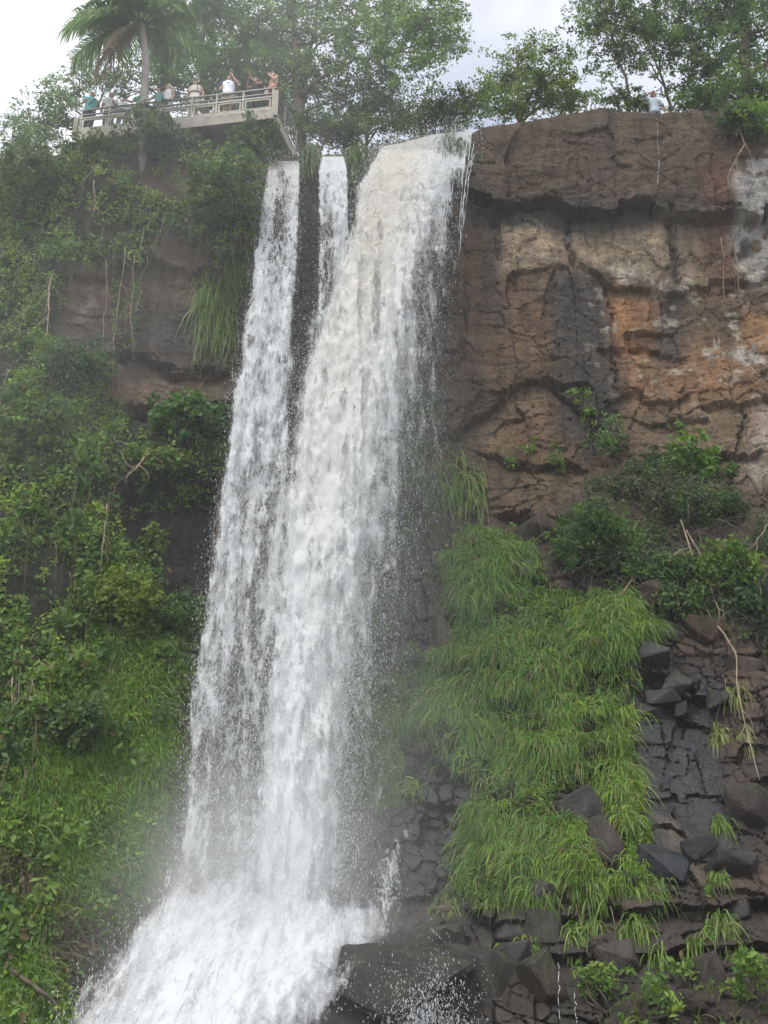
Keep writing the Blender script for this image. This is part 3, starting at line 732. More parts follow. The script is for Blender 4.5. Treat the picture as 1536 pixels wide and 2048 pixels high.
# --- vines and hanging roots
def vine(pts, r, label, name='vine', mat='vine', off=.35, wob=.04, group='hanging vines and roots', extra=()):
    pts = np.asarray(pts, float); n = max(8, int(len(pts) * 6))
    t = np.linspace(0, 1, len(pts)); tt = np.linspace(0, 1, n)
    px = np.interp(tt, t, pts[:, 0]); py = np.interp(tt, t, pts[:, 1])
    q, nn = surf(px, py)
    Y = blur(np.repeat(q[:, 1:2], 3, 1), 2)[:, 1] - off
    q = at(px, py, Y) + wob * np.stack([vnoise(tt * 9, 3 * off, seed=int(px[0])), vnoise(tt * 7, 9, seed=int(py[0])), 0 * tt], 1)
    r *= .72
    mb = MB().tube(q, np.linspace(r, r * .5, n) * (1 + .25 * rng.normal(size=n)).clip(.6, 1.5), 6)
    for k in range(n // 5):                                # offshoots
        i = int(rng.integers(2, n - 1)); L = rng.uniform(.25, .7); d = np.array([rng.choice([-1, 1]) * rng.uniform(.15, .5), rng.uniform(-.15, .1), -1.0]) * L
        u = np.linspace(0, 1, 7)[:, None]; mb.tube(q[i] + d * u * np.array([1, 1, 1]) + np.array([d[0] * .6, 0, 0]) * np.sin(u * 3), np.linspace(r * .5, r * .15, 7), 5)
    for e in extra:
        e = np.asarray(e, float); s = np.linspace(0, 1, 8); ex = np.interp(s, np.linspace(0, 1, len(e)), e[:, 0]); ey = np.interp(s, np.linspace(0, 1, len(e)), e[:, 1])
        qq, _ = surf(ex, ey); mb.tube(at(ex, ey, np.minimum(qq[:, 1] - off * .8, np.interp(ey, py, Y) + .3)), np.linspace(r * .8, r * .3, 8), 5)
    o = mb.build(name, M[mat], None, True); tag(o, label, name.replace('_', ' '), group)
vine([(1480, 215), (1482, 240), (1480, 258), (1488, 285), (1482, 300), (1470, 320), (1456, 345)], .035, 'pale crooked root hanging over the rim at the top right', 'hanging_root', extra=[[(1482, 300), (1472, 318), (1474, 345)]])
vine([(1360, 1040), (1385, 1110), (1400, 1180), (1425, 1240), (1450, 1270), (1470, 1310), (1478, 1370), (1490, 1440), (1505, 1500), (1522, 1560)], .032, 'longest pale root winding down the right hand boulders', 'hanging_root', extra=[[(1385, 1190), (1400, 1225), (1450, 1270)], [(1430, 1130), (1440, 1190), (1452, 1250)]])
vine([(1375, 1060), (1400, 1110), (1430, 1200), (1445, 1250)], .022, 'thin root falling beside the longest pale root', 'hanging_root')
vine([(1240, 1200), (1260, 1165), (1310, 1130), (1350, 1105), (1380, 1095)], .035, 'curved bare branch rising from the grass bank into the shelf bushes', 'bare_branch', extra=[[(1260, 1165), (1275, 1120), (1300, 1075)]])
vine([(1536, 1050), (1515, 1080), (1512, 1130), (1520, 1180), (1525, 1220)], .022, 'thin root curving at the right edge of the shelf', 'hanging_root')
vine([(1445, 475), (1447, 540), (1450, 600)], .014, 'straight thin root on the pale rock, left one of the pair', 'hanging_root', off=.7)
vine([(1468, 470), (1475, 540), (1478, 605)], .014, 'straight thin root on the pale rock, right one of the pair', 'hanging_root', off=.7)
vine([(104, 548), (98, 590), (97, 640), (94, 695)], .035, 'straight pale stalk hanging at the far left bare rock', 'hanging_vine')
vine([(186, 362), (190, 395), (189, 424)], .03, 'short pale cane among the creepers under the platform', 'hanging_vine', off=.55)
vine([(215, 520), (212, 600), (205, 650), (200, 760)], .018, 'leftmost thin vine across the bare left rock', 'hanging_vine', off=.3)
vine([(250, 500), (240, 580), (232, 640), (228, 700), (225, 770)], .02, 'long vine dropping across the middle of the bare left rock', 'hanging_vine', off=.4)
vine([(270, 510), (262, 600), (265, 680), (268, 720)], .02, 'leafy vine beside the grey rock panel', 'hanging_vine', off=.45)
vine([(297, 515), (280, 560), (276, 620)], .016, 'short vine at the right of the leafy vine', 'hanging_vine', off=.4)
vine([(390, 640), (389, 690), (388, 722)], .016, 'single short vine left of the big tussock', 'hanging_vine', off=.3)
vine([(215, 1010), (205, 1080), (200, 1150)], .025, 'pale stem climbing beside the dark cave rock', 'hanging_vine', off=.5)
vine([(300, 895), (270, 940), (235, 965), (222, 1010)], .035, 'grey bare branch leaning across the creepers above the cave', 'bare_branch', off=.6, extra=[[(270, 940), (250, 925), (240, 900)]])
vine([(30, 1300), (26, 1360), (22, 1430)], .03, 'bundle of dry stems hanging at the lower left edge', 'hanging_vine', off=.5, extra=[[(36, 1300), (32, 1380), (28, 1440)], [(44, 1290), (38, 1370), (36, 1420)]])
vine([(10, 1925), (50, 1960), (95, 1990), (115, 2010), (118, 2048)], .05, 'dead brown branch lying down the lower left corner', 'bare_branch', 'bark', .4)
for pxv, y0, y1 in ((262, 585, 700), (232, 560, 690), (272, 560, 660)):
    cpx_ = np.full(14, pxv) + rng.normal(size=14) * 5; cpy_ = np.linspace(y0, y1, 14); q, nn = surf(cpx_, cpy_)
    if pxv == 262: Qs, Ns = [q], [nn]
    else: Qs.append(q); Ns.append(nn)
me = clump_cloud(np.concatenate(Qs) + np.concatenate(Ns) * .3, np.concatenate(Ns), 8, .14, .12, (.06, .12, .025), (.12, .19, .035))
tag(link('vine_leaves', me, M['leaf']), 'leaves strung along the vines over the bare left rock', None, None, 'stuff')

# --- boulders
def rock(px, py, wpx, hpx, label, col=(.058, .05, .045), wet=.5, out=.25, dep=.8, ang=0, name='boulder', seed=0, npts=16, n_vary=.25):
    r = random.Random(int(px * 7 + py * 13 + seed)); q, nn = surf(px, py); s = float(np.linalg.norm(q)) / F
    w, h = wpx * s, hpx * s * 1.05; d = max(w, h) * dep
    bm = bmesh.new()
    for k in range(npts):
        p = Vector((r.uniform(-.5, .5), r.uniform(-.5, .5), r.uniform(-.5, .5)))
        m = max(abs(c) for c in p); p = p / m * .5 * r.uniform(.82, 1)
        bm.verts.new((p.x * w, p.y * d, p.z * h))
    bmesh.ops.convex_hull(bm, input=bm.verts)
    bmesh.ops.delete(bm, geom=[v for v in bm.verts if not v.link_faces], context='VERTS')
    bmesh.ops.dissolve_limit(bm, angle_limit=.22, verts=bm.verts, edges=bm.edges)
    bmesh.ops.bevel(bm, geom=list(bm.edges), offset=min(w, h) * .035, segments=1, affect='EDGES')
    bmesh.ops.triangulate(bm, faces=bm.faces)
    bmesh.ops.subdivide_edges(bm, edges=bm.edges, cuts=3, use_grid_fill=True)
    M3 = Matrix.Rotation(R(ang), 3, 'Y') @ Matrix.Rotation(r.uniform(-.3, .3), 3, 'Z') @ Matrix.Rotation(r.uniform(-.2, .2), 3, 'X')
    co = np.array([(M3 @ v.co)[:] for v in bm.verts]); c = q + nn * out * min(1, d * .5) - np.array([0, 0, 0])
    nz = fbm(co[:, 0] * 3 + px, co[:, 2] * 3, co[:, 1] * 3, seed=91); nz2 = vnoise(co[:, 0] * 9 + px, co[:, 2] * 9, co[:, 1] * 9, 92)
    co = co * (1 + (.06 * nz + .02 * nz2)[:, None])
    for v, p in zip(bm.verts, co): v.co = p
    bmesh.ops.recalc_face_normals(bm, faces=bm.faces)
    me = bpy.data.meshes.new(name); bm.to_mesh(me); bm.free()
    n = len(me.vertices); cc = np.ones((n, 4), np.float32)
    base = np.asarray(col) * .8 * (1 + n_vary * nz[:, None] * 2); cc[:, :3] = np.clip(base, .01, .9)
    ms_ = sstep(.05, .4, fbm(co[:, 0] * 2.1 + py, co[:, 2] * 2.1, co[:, 1] * 2.1, seed=93) + .35 * (co[:, 2] / h))[:, None]; cc[:, :3] = cc[:, :3] * (1 - .6 * ms_) + np.array((.050, .058, .024)) * .6 * ms_
    a = me.color_attributes.new('Col', 'FLOAT_COLOR', 'POINT'); a.data.foreach_set('color', cc.ravel())
    a = me.attributes.new('wet', 'FLOAT', 'POINT'); a.data.foreach_set('value', np.full(n, wet, np.float32))
    o = link(name, me, M['rock']); o.location = c
    return tag(o, label, 'boulder', 'loose rocks below the cliff')
BR, BK, GY = (.085, .058, .042), (.036, .037, .039), (.075, .068, .060)
for a in (
 (825, 2040, 300, 175, 'biggest dark boulder at the bottom beside the white splash', (.048, .042, .036), .6, .55, .8, 12, 1),
 (875, 1910, 130, 80, 'brown wet boulder behind the biggest one, under the drifting splash', (.055, .045, .036), .6, .4, .8, -8),
 (960, 1985, 150, 110, 'flat grey boulder right of the biggest one at the bottom', (.050, .046, .040), .5, .35, .8, 4),
 (1075, 1985, 80, 95, 'angular brown boulder leaning above the thin trickle near the bottom', (.088, .065, .050), .5, .5, .8, -25),
 (1020, 1925, 90, 60, 'dark block below the small mossy tussock', (.055, .05, .044), .5, .3),
 (1090, 1862, 75, 100, 'leaning grey slab between the tussocks below the ledge', (.082, .072, .060), .4, .35, .5, 18),
 (1245, 1925, 100, 80, 'pale brown sloping boulder under the trailing tussock', (.095, .078, .062), .4, .35, .8, -22),
 (1390, 1945, 48, 110, 'upright dark rock like a post under the spiky tussock', (.040, .033, .03), .4, .35, .6, 3),
 (1440, 1950, 70, 90, 'square brown rock right of the upright one', (.07, .055, .042), .4, .3, .6),
 (1300, 1322, 62, 42, 'topmost black block stacked above the basalt slab', BK, .6, .5, .9, 14),
 (1256, 1342, 40, 36, 'small black block left of the topmost stacked block', BK, .6, .45, .9, -20),
 (1318, 1395, 70, 34, 'pale topped block lying on the basalt slab', (.05, .052, .055), .6, .5, .9, 3),
 (1352, 1385, 52, 50, 'brownish block wedged at the right of the stack on the slab', (.06, .055, .048), .5, .5, .9, 25),
 (1360, 1418, 40, 28, 'little black block hanging at the lower end of the stack', BK, .6, .5, .9, -12),
 (1300, 1425, 60, 34, 'flat black block at the bottom of the stack on the slab', BK, .6, .4, .7, 5),
 (1320, 1730, 105, 70, 'blue black rounded slab under the basalt wall', (.036, .040, .046), .8, .3, .6, 22),
 (1160, 1640, 90, 90, 'dark boulder bare of grass in the middle of the bank', (.06, .052, .046), .5, .25, .6, -20),
 (1200, 1700, 75, 90, 'brown flat faced boulder below the bare dark one', (.070, .052, .044), .5, .25, .5, 6),
 (1083, 1798, 52, 46, 'grey boulder at the foot of the grass bank', GY, .5, .4, .9, 10),
 (1460, 1745, 90, 50, 'dark flat boulder on the right end of the ledge', (.05, .045, .042), .5, .4, .8, 8),
 (1400, 1820, 60, 42, 'brown block in the row along the right ledge', (.065, .052, .044), .5, .3, .8, -6),
 (1475, 1825, 66, 50, 'darker block at the right end of the row along the ledge', (.046, .04, .036), .5, .3, .8, 10),
 (1040, 1845, 90, 42, 'low grey slab on the ledge near the splash', GY, .5, .3, .8, 3),
 (1300, 1195, 70, 50, 'brown boulder on the shelf just right of the dense bush', BR, .2, .4, .8, -15),
 (1330, 1265, 75, 45, 'dark boulder above the stacked black blocks', (.05, .045, .042), .4, .35, .8, 8),
 (1420, 1260, 90, 60, 'red brown boulder behind the longest pale root', (.10, .058, .042), .2, .35, .7, -10),
 (1500, 1310, 70, 75, 'red brown boulder at the right edge below the shelf', (.085, .056, .044), .2, .3, .7, 12),
 (1455, 1400, 60, 55, 'dark boulder beside the top of the yellowish tussocks', (.05, .044, .042), .4, .3, .8, 14),
 (1065, 1055, 120, 60, 'smooth overhanging brown boulder above the grass bank', (.095, .068, .052), .2, .35, .8, -10),
 (1055, 1135, 50, 70, 'dark brown rock left of the dense bush', (.075, .056, .046), .3, .3, .7, 5),
 (888, 1270, 50, 90, 'pale brown upright rock in the grass beside the spray', (.13, .098, .078), .3, .25, .5, -14),
 (640, 1812, 40, 22, 'small dark rock poking out of the white splash', (.045, .044, .042), .8, .9, .9, 6),
 (728, 1815, 62, 34, 'dark rounded rock at the right of the white splash', (.045, .046, .045), .8, .7, .9, 0),
 (765, 1780, 55, 40, 'wet black rock streaked by the thin side cascade', (.04, .042, .042), .8, .5, .8, 12),
 (1400, 1700, 70, 50, 'black wedge shaped rock under the right corner of the slab', BK, .6, .25, .8, -18),
 (1500, 1620, 80, 90, 'dark brown block at the right edge level with the slab', (.06, .046, .04), .4, .3, .6, 4)):
    px, py, w, h, lab = a[:5]
    rock(px, py, w, h, lab, *a[5:10])
q, nn = surf(1390, 2020)
bx = np.linspace(1180, 1700, 180); by = np.linspace(0, 1, 80)
top = np.interp(bx, [1180, 1240, 1300, 1400, 1536, 1700], [2080, 2005, 1985, 1978, 1975, 1970])
GX = np.broadcast_to(bx, (80, 180)); GYm = top[None] * (1 - by[:, None]) + 2240 * by[:, None]
qs, _ = surf(GX, GYm); yb = 14.2 + .0 * GX; w_ = by[:, None] ** .5
S = at(GX, GYm, np.minimum(qs[..., 1] - .9 + .3 * fbm(GX / 60, GYm / 40, seed=95), 16.6) + .16 * fbm(GX / 25, GYm / 16, seed=96) + .22 * vnoise(GX / 70, GYm / 60, seed=97) - .9 * w_)
bk = S[0].copy(); bk[:, 1] += 1.5; bk[:, 2] -= .5
S = np.concatenate([bk[None], S], 0)
me = mesh_np('soil_bank', S.reshape(-1, 3), grid_faces(81, 180), np.broadcast_to(np.asarray((.040, .031, .024)), (81 * 180, 3)) * (1 + .4 * rng.random((81 * 180, 1))), {'wet': np.full(81 * 180, .25)})
tag(link('terrain', me, M['rock']), 'dark bare soil bank with weeds in the lower right corner', None, None, 'structure')

kk = rng.integers(0, 180, 260); wq = S[1 + (rng.random(260) ** 2 * 45).astype(int), kk]
tag(link('soil_weeds', blade_mesh('soil_weeds', wq, np.broadcast_to(np.array([0, -.9, .4]), (260, 3)), .15 + .3 * rng.random(260), palette(260, (.08, .15, .03), (.17, .2, .06), .3, (.2, .16, .09), .25), .02, .5, .9, .7, .5), M['grass']), 'sparse weeds sprouting from the dark soil bank', None, None, 'stuff')
lp = S[1 + (rng.random(60) ** 2 * 55).astype(int), rng.integers(0, 180, 60)]
tag(link('soil_leaves', clump_cloud(lp, np.broadcast_to(np.array([0, -.9, .4]), (60, 3)), 7, .1, .1, (.08, .15, .03), (.17, .24, .05)), M['leaf']), 'little leafy seedlings on the dark soil bank', None, None, 'stuff')
shrub('bush', 1465, 262, 45, 32, 60, 24, .13, 'dark bush hanging over the rim left of the pale crooked root', 'bush', (.03, .065, .02), (.08, .14, .03), .35)
# ================================================================== trees on the plateau
M['tree_leaf'] = leaf_mat('tree_leaf', .58, .5)
def tree(label, trunk, Y, blobs, r0=.16, leaf=.17, per=20, rad=.34, ca=(.05, .09, .03), cb=(.12, .175, .05), bark='bark', name='tree', group='trees on the plateau above the cliff', forks=(), depth=.8, droop=.35, wid=.5, clump_sq=(1, 1, .55), cat='tree'):
    tr = at(np.array([p[0] for p in trunk], float), np.array([p[1] for p in trunk], float), Y)
    root = empty(name, tr[0]); tag(root, label, cat, group)
    mb = MB(); n = 14; t = np.linspace(0, 1, len(tr)); tt = np.linspace(0, 1, n)
    path = np.stack([np.interp(tt, t, tr[:, k]) for k in range(3)], 1)
    path[1:-1] += .04 * rng.normal(size=(n - 2, 3))
    mb.tube(path, r0 * (1 - .65 * tt), 9)
    s = float(np.linalg.norm(tr[-1])) / F
    tips = []
    def limb(a, b, r, k=7, sag=.12):
        a, b = np.asarray(a, float), np.asarray(b, float); u = np.linspace(0, 1, k)[:, None]; L = np.linalg.norm(b - a)
        p = a * (1 - u) + b * u + np.array([0, 0, 1.0]) * L * sag * np.sin(u * math.pi) + .035 * L * rng.normal(size=(k, 3)) * np.sin(u * math.pi)
        mb.tube(p, np.linspace(r, r * .4, k), 6, False); return p
    sources = [(path, r0)]
    for f in forks:                                       # big visible secondary stems, in photo coordinates
        q = at(np.array([p[0] for p in f[0]], float), np.array([p[1] for p in f[0]], float), Y + f[2])
        u = np.linspace(0, 1, len(q)); uu = np.linspace(0, 1, 9); q = np.stack([np.interp(uu, u, q[:, k]) for k in range(3)], 1)
        q[0] = path[np.argmin(np.linalg.norm(path - q[0], axis=1))]; q[1:-1] += .04 * rng.normal(size=(7, 3))
        mb.tube(q, f[1] * (1 - .6 * uu), 7); sources.append((q, f[1]))
    for (bx, by, rx, ry, nt) in blobs:
        c = at(bx, by, Y + rng.normal() * depth * .8)
        best = min(((np.linalg.norm(p[i] - c + np.array([0, 0, .5])), p[i], r * (1 - .5 * i / len(p))) for p, r in sources for i in range(len(p) // 4, len(p))), key=lambda z: z[0])
        l = limb(best[1], c, min(.09, best[2] * .5) + .012)
        for k in range(nt):
            v = unit(rng.normal(size=3)) * rng.random() ** .4 * np.array([rx * s, max(rx, ry) * s * depth, ry * s])
            e = c + v; j = int(rng.integers(2, len(l)))
            if k % 2 == 0: limb(l[j], e, .02, 5, .06)
            tips.append(e)
    tips = np.array(tips); sub = np.repeat(tips, 3, 0) + rng.normal(size=(len(tips) * 3, 3)) * rad * np.array([.9, .9, .45])
    me = clump_cloud(sub, np.zeros_like(sub), per / 3 * 4.6, rad * .8, leaf, ca, cb, .35, .5, squash=clump_sq, droop=droop, wid=wid, face=(0, -.25, .9), tilt=.7)
    link('crown', me, M['tree_leaf'], root)
    mb.build('trunk', M[bark], root, True)
    return root

DG1, DG2 = (.060, .11, .036), (.13, .195, .058)
# big tree behind the right end of the platform, its crown over the falls
tree('biggest tree, forked trunk at the right end of the platform, crown reaching over the falls', [(603, 300), (600, 220), (592, 120), (588, 60), (580, -40)], 28.2,
     [(600, 20, 70, 40, 26), (690, 10, 80, 40, 30), (780, 10, 75, 38, 30), (850, 45, 65, 32, 26), (800, 90, 60, 28, 20), (720, 75, 70, 30, 24), (650, 75, 60, 35, 22), (880, 90, 45, 22, 14), (915, 95, 22, 12, 6),
      (735, 130, 75, 25, 24), (830, 125, 50, 18, 12), (660, 140, 60, 30, 18), (690, 190, 60, 24, 14), (630, 180, 40, 30, 12), (760, 168, 45, 16, 8), (880, 20, 40, 30, 12), (550, 60, 60, 40, 22), (700, -50, 160, 35, 40), (560, -40, 100, 40, 26), (560, 130, 50, 40, 18)],
     .19, .122, 20, .36, DG1, DG2, forks=[([(600, 235), (612, 130), (630, 60), (640, -30)], .11, .2), ([(598, 190), (650, 150), (720, 120), (800, 105)], .08, -.3), ([(604, 225), (640, 208), (680, 205)], .06, .2), ([(592, 110), (660, 60), (720, 40), (800, 30)], .08, .4)])
# trees behind the platform
tree('dark bushy tree behind the middle of the platform', [(410, 300), (412, 180), (405, 90), (400, -20)], 29.5,
     [(390, 30, 60, 45, 30), (450, 40, 60, 45, 30), (400, 110, 60, 40, 26), (350, 90, 50, 45, 24), (470, 110, 55, 40, 24), (510, 60, 45, 50, 24), (360, 20, 60, 40, 22), (480, -20, 80, 40, 26), (340, 150, 40, 28, 16), (430, 160, 55, 26, 18), (505, 165, 45, 35, 18), (390, -50, 100, 40, 26)],
     .15, .13, 20, .38, DG1, (.07, .118, .034), forks=[([(411, 190), (440, 110), (470, 40)], .07, .1), ([(410, 170), (380, 100), (345, 40)], .07, .1)])
tree('shadowy dense tree low behind the right half of the platform', [(520, 300), (520, 210), (525, 120)], 30.5,
     [(520, 200, 55, 35, 26), (470, 200, 50, 30, 22), (560, 170, 45, 45, 24), (580, 230, 40, 35, 20), (500, 140, 45, 40, 20), (430, 205, 45, 22, 14), (560, 90, 50, 40, 20)], .12, .135, 20, .4, (.04, .08, .03), (.09, .14, .045))
tree('slender feathery tree behind the palm', [(330, 310), (335, 220), (325, 120), (315, 30)], 30.0,
     [(320, 60, 45, 40, 22), (330, 140, 40, 35, 18), (300, 10, 55, 35, 20), (350, 190, 40, 24, 12), (250, 140, 40, 30, 12), (225, 165, 36, 28, 11), (265, 190, 30, 20, 7)], .09, .115, 18, .34, (.04, .078, .03), (.085, .13, .045), forks=[([(333, 200), (280, 165), (225, 150)], .05, 0)])
tree('thin crooked tree with airy leaves left of the platform', [(175, 300), (172, 270), (178, 245), (205, 190), (212, 165)], 27.6,
     [(150, 190, 36, 26, 12), (115, 210, 34, 26, 12), (85, 235, 36, 26, 12), (130, 245, 40, 25, 13), (95, 275, 40, 22, 12), (190, 150, 32, 18, 7), (160, 160, 26, 14, 6), (60, 260, 30, 24, 8), (115, 180, 18, 14, 4)],
     .07, .11, 15, .3, (.075, .12, .06), (.14, .19, .085), forks=[([(178, 245), (150, 215), (110, 190), (70, 185)], .045, .1), ([(172, 268), (130, 250), (80, 255)], .04, -.1)], clump_sq=(1, 1, .7))
tree('small sparse tree on the far left skyline', [(30, 400), (32, 330), (25, 270)], 28.5,
     [(40, 290, 36, 26, 13), (20, 330, 30, 26, 12), (60, 310, 34, 24, 12), (0, 345, 26, 26, 10), (35, 245, 14, 20, 5), (75, 280, 26, 18, 8), (-40, 360, 40, 30, 12)], .06, .11, 15, .3, (.075, .12, .06), (.14, .19, .085))
# bushes and trees beyond the lip
tree('low rounded tree just behind the lip of the main fall', [(730, 320), (735, 270), (740, 230)], 29.0,
     [(700, 225, 50, 24, 18), (750, 215, 50, 26, 20), (800, 225, 50, 26, 20), (770, 250, 60, 20, 18), (690, 255, 45, 20, 14), (830, 245, 40, 20, 12), (760, 185, 30, 12, 6)], .08, .115, 18, .34, (.045, .08, .03), (.095, .14, .045))
tree('pale leafy bush above the middle of the main lip', [(870, 320), (868, 270), (865, 220)], 28.6,
     [(850, 205, 22, 18, 7), (880, 225, 40, 18, 14), (845, 240, 40, 16, 12), (915, 235, 30, 16, 10), (880, 250, 50, 14, 12)], .05, .115, 18, .3, (.06, .10, .03), (.12, .17, .045), name='bush', cat='bush')
tree('wide light green tree right of the lip, filling the gap in the trees', [(1050, 300), (1040, 220), (1030, 170), (1035, 120)], 28.0,
     [(1000, 170, 50, 24, 20), (1050, 140, 50, 26, 20), (1090, 165, 50, 26, 20), (960, 195, 45, 20, 16), (1010, 210, 55, 20, 20), (1080, 205, 55, 20, 20), (1130, 190, 40, 22, 14), (920, 215, 36, 16, 11), (1060, 95, 30, 16, 7), (1110, 120, 36, 18, 8), (1150, 155, 30, 18, 8), (1140, 110, 20, 12, 4), (1170, 200, 34, 16, 10)],
     .10, .115, 18, .32, (.055, .095, .025), (.12, .165, .042), forks=[([(1042, 215), (1000, 190), (960, 175)], .04, 0), ([(1040, 210), (1090, 170), (1150, 140)], .04, 0)])
tree('thin leaning tree in front of the bright gap of sky on the right', [(1262, 300), (1258, 210), (1245, 150), (1225, 80), (1200, 10)], 27.2,
     [(1200, 40, 45, 30, 16), (1240, 20, 50, 30, 18), (1280, 50, 45, 35, 18), (1230, 90, 36, 24, 10), (1270, 110, 36, 24, 10), (1190, 10, 45, 28, 12), (1235, 140, 24, 14, 5), (1180, 60, 24, 14, 4), (1230, -40, 90, 30, 20)], .07, .115, 17, .32, (.04, .075, .025), (.095, .14, .04),
     forks=[([(1255, 195), (1225, 170), (1195, 150)], .03, 0)])
tree('slim tree with a bare curved stem right of the waving man', [(1352, 300), (1340, 215), (1328, 170), (1315, 110), (1310, 40)], 27.4,
     [(1310, 40, 40, 35, 16), (1350, 20, 45, 30, 16), (1330, 85, 36, 26, 11), (1290, 75, 30, 26, 9), (1375, 70, 40, 34, 16), (1310, -30, 70, 30, 18), (1375, 120, 36, 24, 10), (1300, 125, 22, 12, 4)], .07, .115, 17, .32, (.04, .075, .025), (.095, .14, .04),
     forks=[([(1345, 230), (1360, 190), (1380, 150), (1395, 100)], .04, 0)])
tree('massive dark tree filling the top right corner', [(1500, 330), (1498, 200), (1490, 90), (1480, -40)], 26.6,
     [(1420, 40, 55, 45, 28), (1480, 20, 55, 45, 26), (1530, 60, 50, 60, 26), (1430, 120, 50, 40, 24), (1500, 130, 50, 40, 24), (1400, 170, 45, 26, 18), (1460, 190, 50, 26, 20), (1530, 190, 45, 40, 22), (1410, -30, 80, 40, 28), (1520, -40, 80, 40, 26), (1600, 80, 60, 120, 40), (1385, 80, 34, 26, 10), (1470, 230, 40, 18, 14), (1530, 260, 34, 26, 14)],
     .30, .122, 19, .36, (.035, .068, .025), (.10, .155, .045), forks=[([(1498, 200), (1440, 150), (1400, 100), (1370, 60)], .09, -.2), ([(1420, 300), (1425, 200), (1415, 100), (1420, 0)], .09, .5)])
tree('low dark bush on the rim left of the massive tree', [(1390, 300), (1390, 240), (1388, 205)], 26.5,
     [(1385, 205, 40, 16, 16), (1430, 210, 45, 18, 18), (1365, 222, 18, 8, 4)], .04, .11, 18, .28, (.03, .06, .018), (.08, .13, .03), name='bush', cat='bush')
tree('low bush on the rim between the gap and the waving man', [(1270, 300), (1270, 250), (1268, 222)], 27.0,
     [(1250, 205, 34, 14, 10), (1285, 212, 26, 14, 8), (1215, 195, 26, 14, 8)], .04, .11, 18, .28, (.035, .07, .02), (.09, .14, .035), name='bush', cat='bush')
tree('dull green bush at the right end of the platform beside the trunk', [(640, 330), (642, 280), (640, 235)], 27.4,
     [(630, 250, 36, 24, 16), (670, 262, 45, 20, 16), (720, 275, 40, 16, 10), (600, 270, 24, 20, 8)], .05, .115, 18, .3, (.04, .075, .024), (.09, .135, .04), name='bush', cat='bush')

# --- the palm
def palm():
    tr = at(np.array([284, 287, 289, 291, 289, 283]), np.array([352, 262, 190, 130, 90, 50]), np.array([25.75, 25.05, 24.95, 24.9, 24.9, 24.9]))
    root = empty('palm_tree', tr[0]); tag(root, 'tall palm with pale smooth trunk standing in front of the platform railing', 'palm')
    u = np.linspace(0, 1, 6); uu = np.linspace(0, 1, 24); p = np.stack([np.interp(uu, u, tr[:, k]) for k in range(3)], 1)
    mb = MB().tube(p, .135 - .025 * uu + .008 * np.sin(uu * 75), 12); mb.build('trunk', M['bark_pale'], root, True)
    top = tr[-1] + np.array([0, 0, .05]); s = np.linalg.norm(top) / F
    def frond(ang, elev, L, col, name, droop=1.0, n=46):
        d = np.array([math.cos(ang) * math.cos(elev), math.sin(ang) * math.cos(elev), math.sin(elev)])
        t = np.linspace(0, 1, 16)[:, None]
        rach = top + d * L * t * (1 - .18 * t) + np.array([0, 0, -1.0]) * L * (.62 * droop) * t ** 2.2
        b = MB().tube(rach, np.linspace(.028, .006, 16), 5)
        vs, fs, tg = [], [], np.gradient(rach, axis=0)
        for k in range(n):
            f = .14 + .86 * k / (n - 1); j = f * 15; i = min(int(j), 14); a = j - i
            c = rach[i] * (1 - a) + rach[i + 1] * a; tn = unit(tg[i]); sd = unit(np.cross(tn, [0, 0, 1.0]))
            ln = L * .33 * (1 - .55 * abs(f - .4)) * (.85 + .3 * rng.random())
            for sg in (-1, 1):
                dr = unit(sd * sg + tn * .7 + rng.normal(size=3) * .12); w = unit(np.cross(dr, [0, 0, 1.0])) * .022
                e1 = c + dr * ln * .55 + np.array([0, 0, -.10 * ln]); e2 = c + dr * ln * .85 + np.array([0, 0, -.55 * ln])
                o = len(vs); vs += [c - w, c + w, e1 + w, e1 - w, e2]; fs += [(o, o + 1, o + 2, o + 3), (o + 3, o + 2, o + 4, o + 4)]
        me = MB().add(vs, [tuple(dict.fromkeys(q)) for q in fs])
        b.add(me.v, me.f); m = bpy.data.meshes.new(name); m.from_pydata(b.v, [], b.f); m.update()
        cc = np.ones((len(m.vertices), 4), np.float32); cc[:, :3] = np.asarray(col) * (.75 + .5 * rng.random((len(m.vertices), 1)))
        a = m.color_attributes.new('Col', 'FLOAT_COLOR', 'POINT'); a.data.foreach_set('color', cc.ravel())
        link(name, m, M['tree_leaf'], root)
    for k in range(15):
        an = 2 * math.pi * (k + .3 * rng.random()) / 15 * 1.0
        frond(an, R(rng.uniform(8, 75)), rng.uniform(2.3, 2.9), (.12, .175, .08), 'frond', rng.uniform(.55, .9))
    for an, el in ((3.1, -.1), (3.5, .1), (2.8, .25), (3.9, -.2), (3.3, .5)):
        frond(an, el, rng.uniform(2.6, 3.0), (.12, .175, .08), 'frond', .75)
    for an in (3.4, 3.0, 4.2):
        frond(an, R(-38), 1.9, (.17, .14, .10), 'dry_frond', 1.1, 26)
palm()
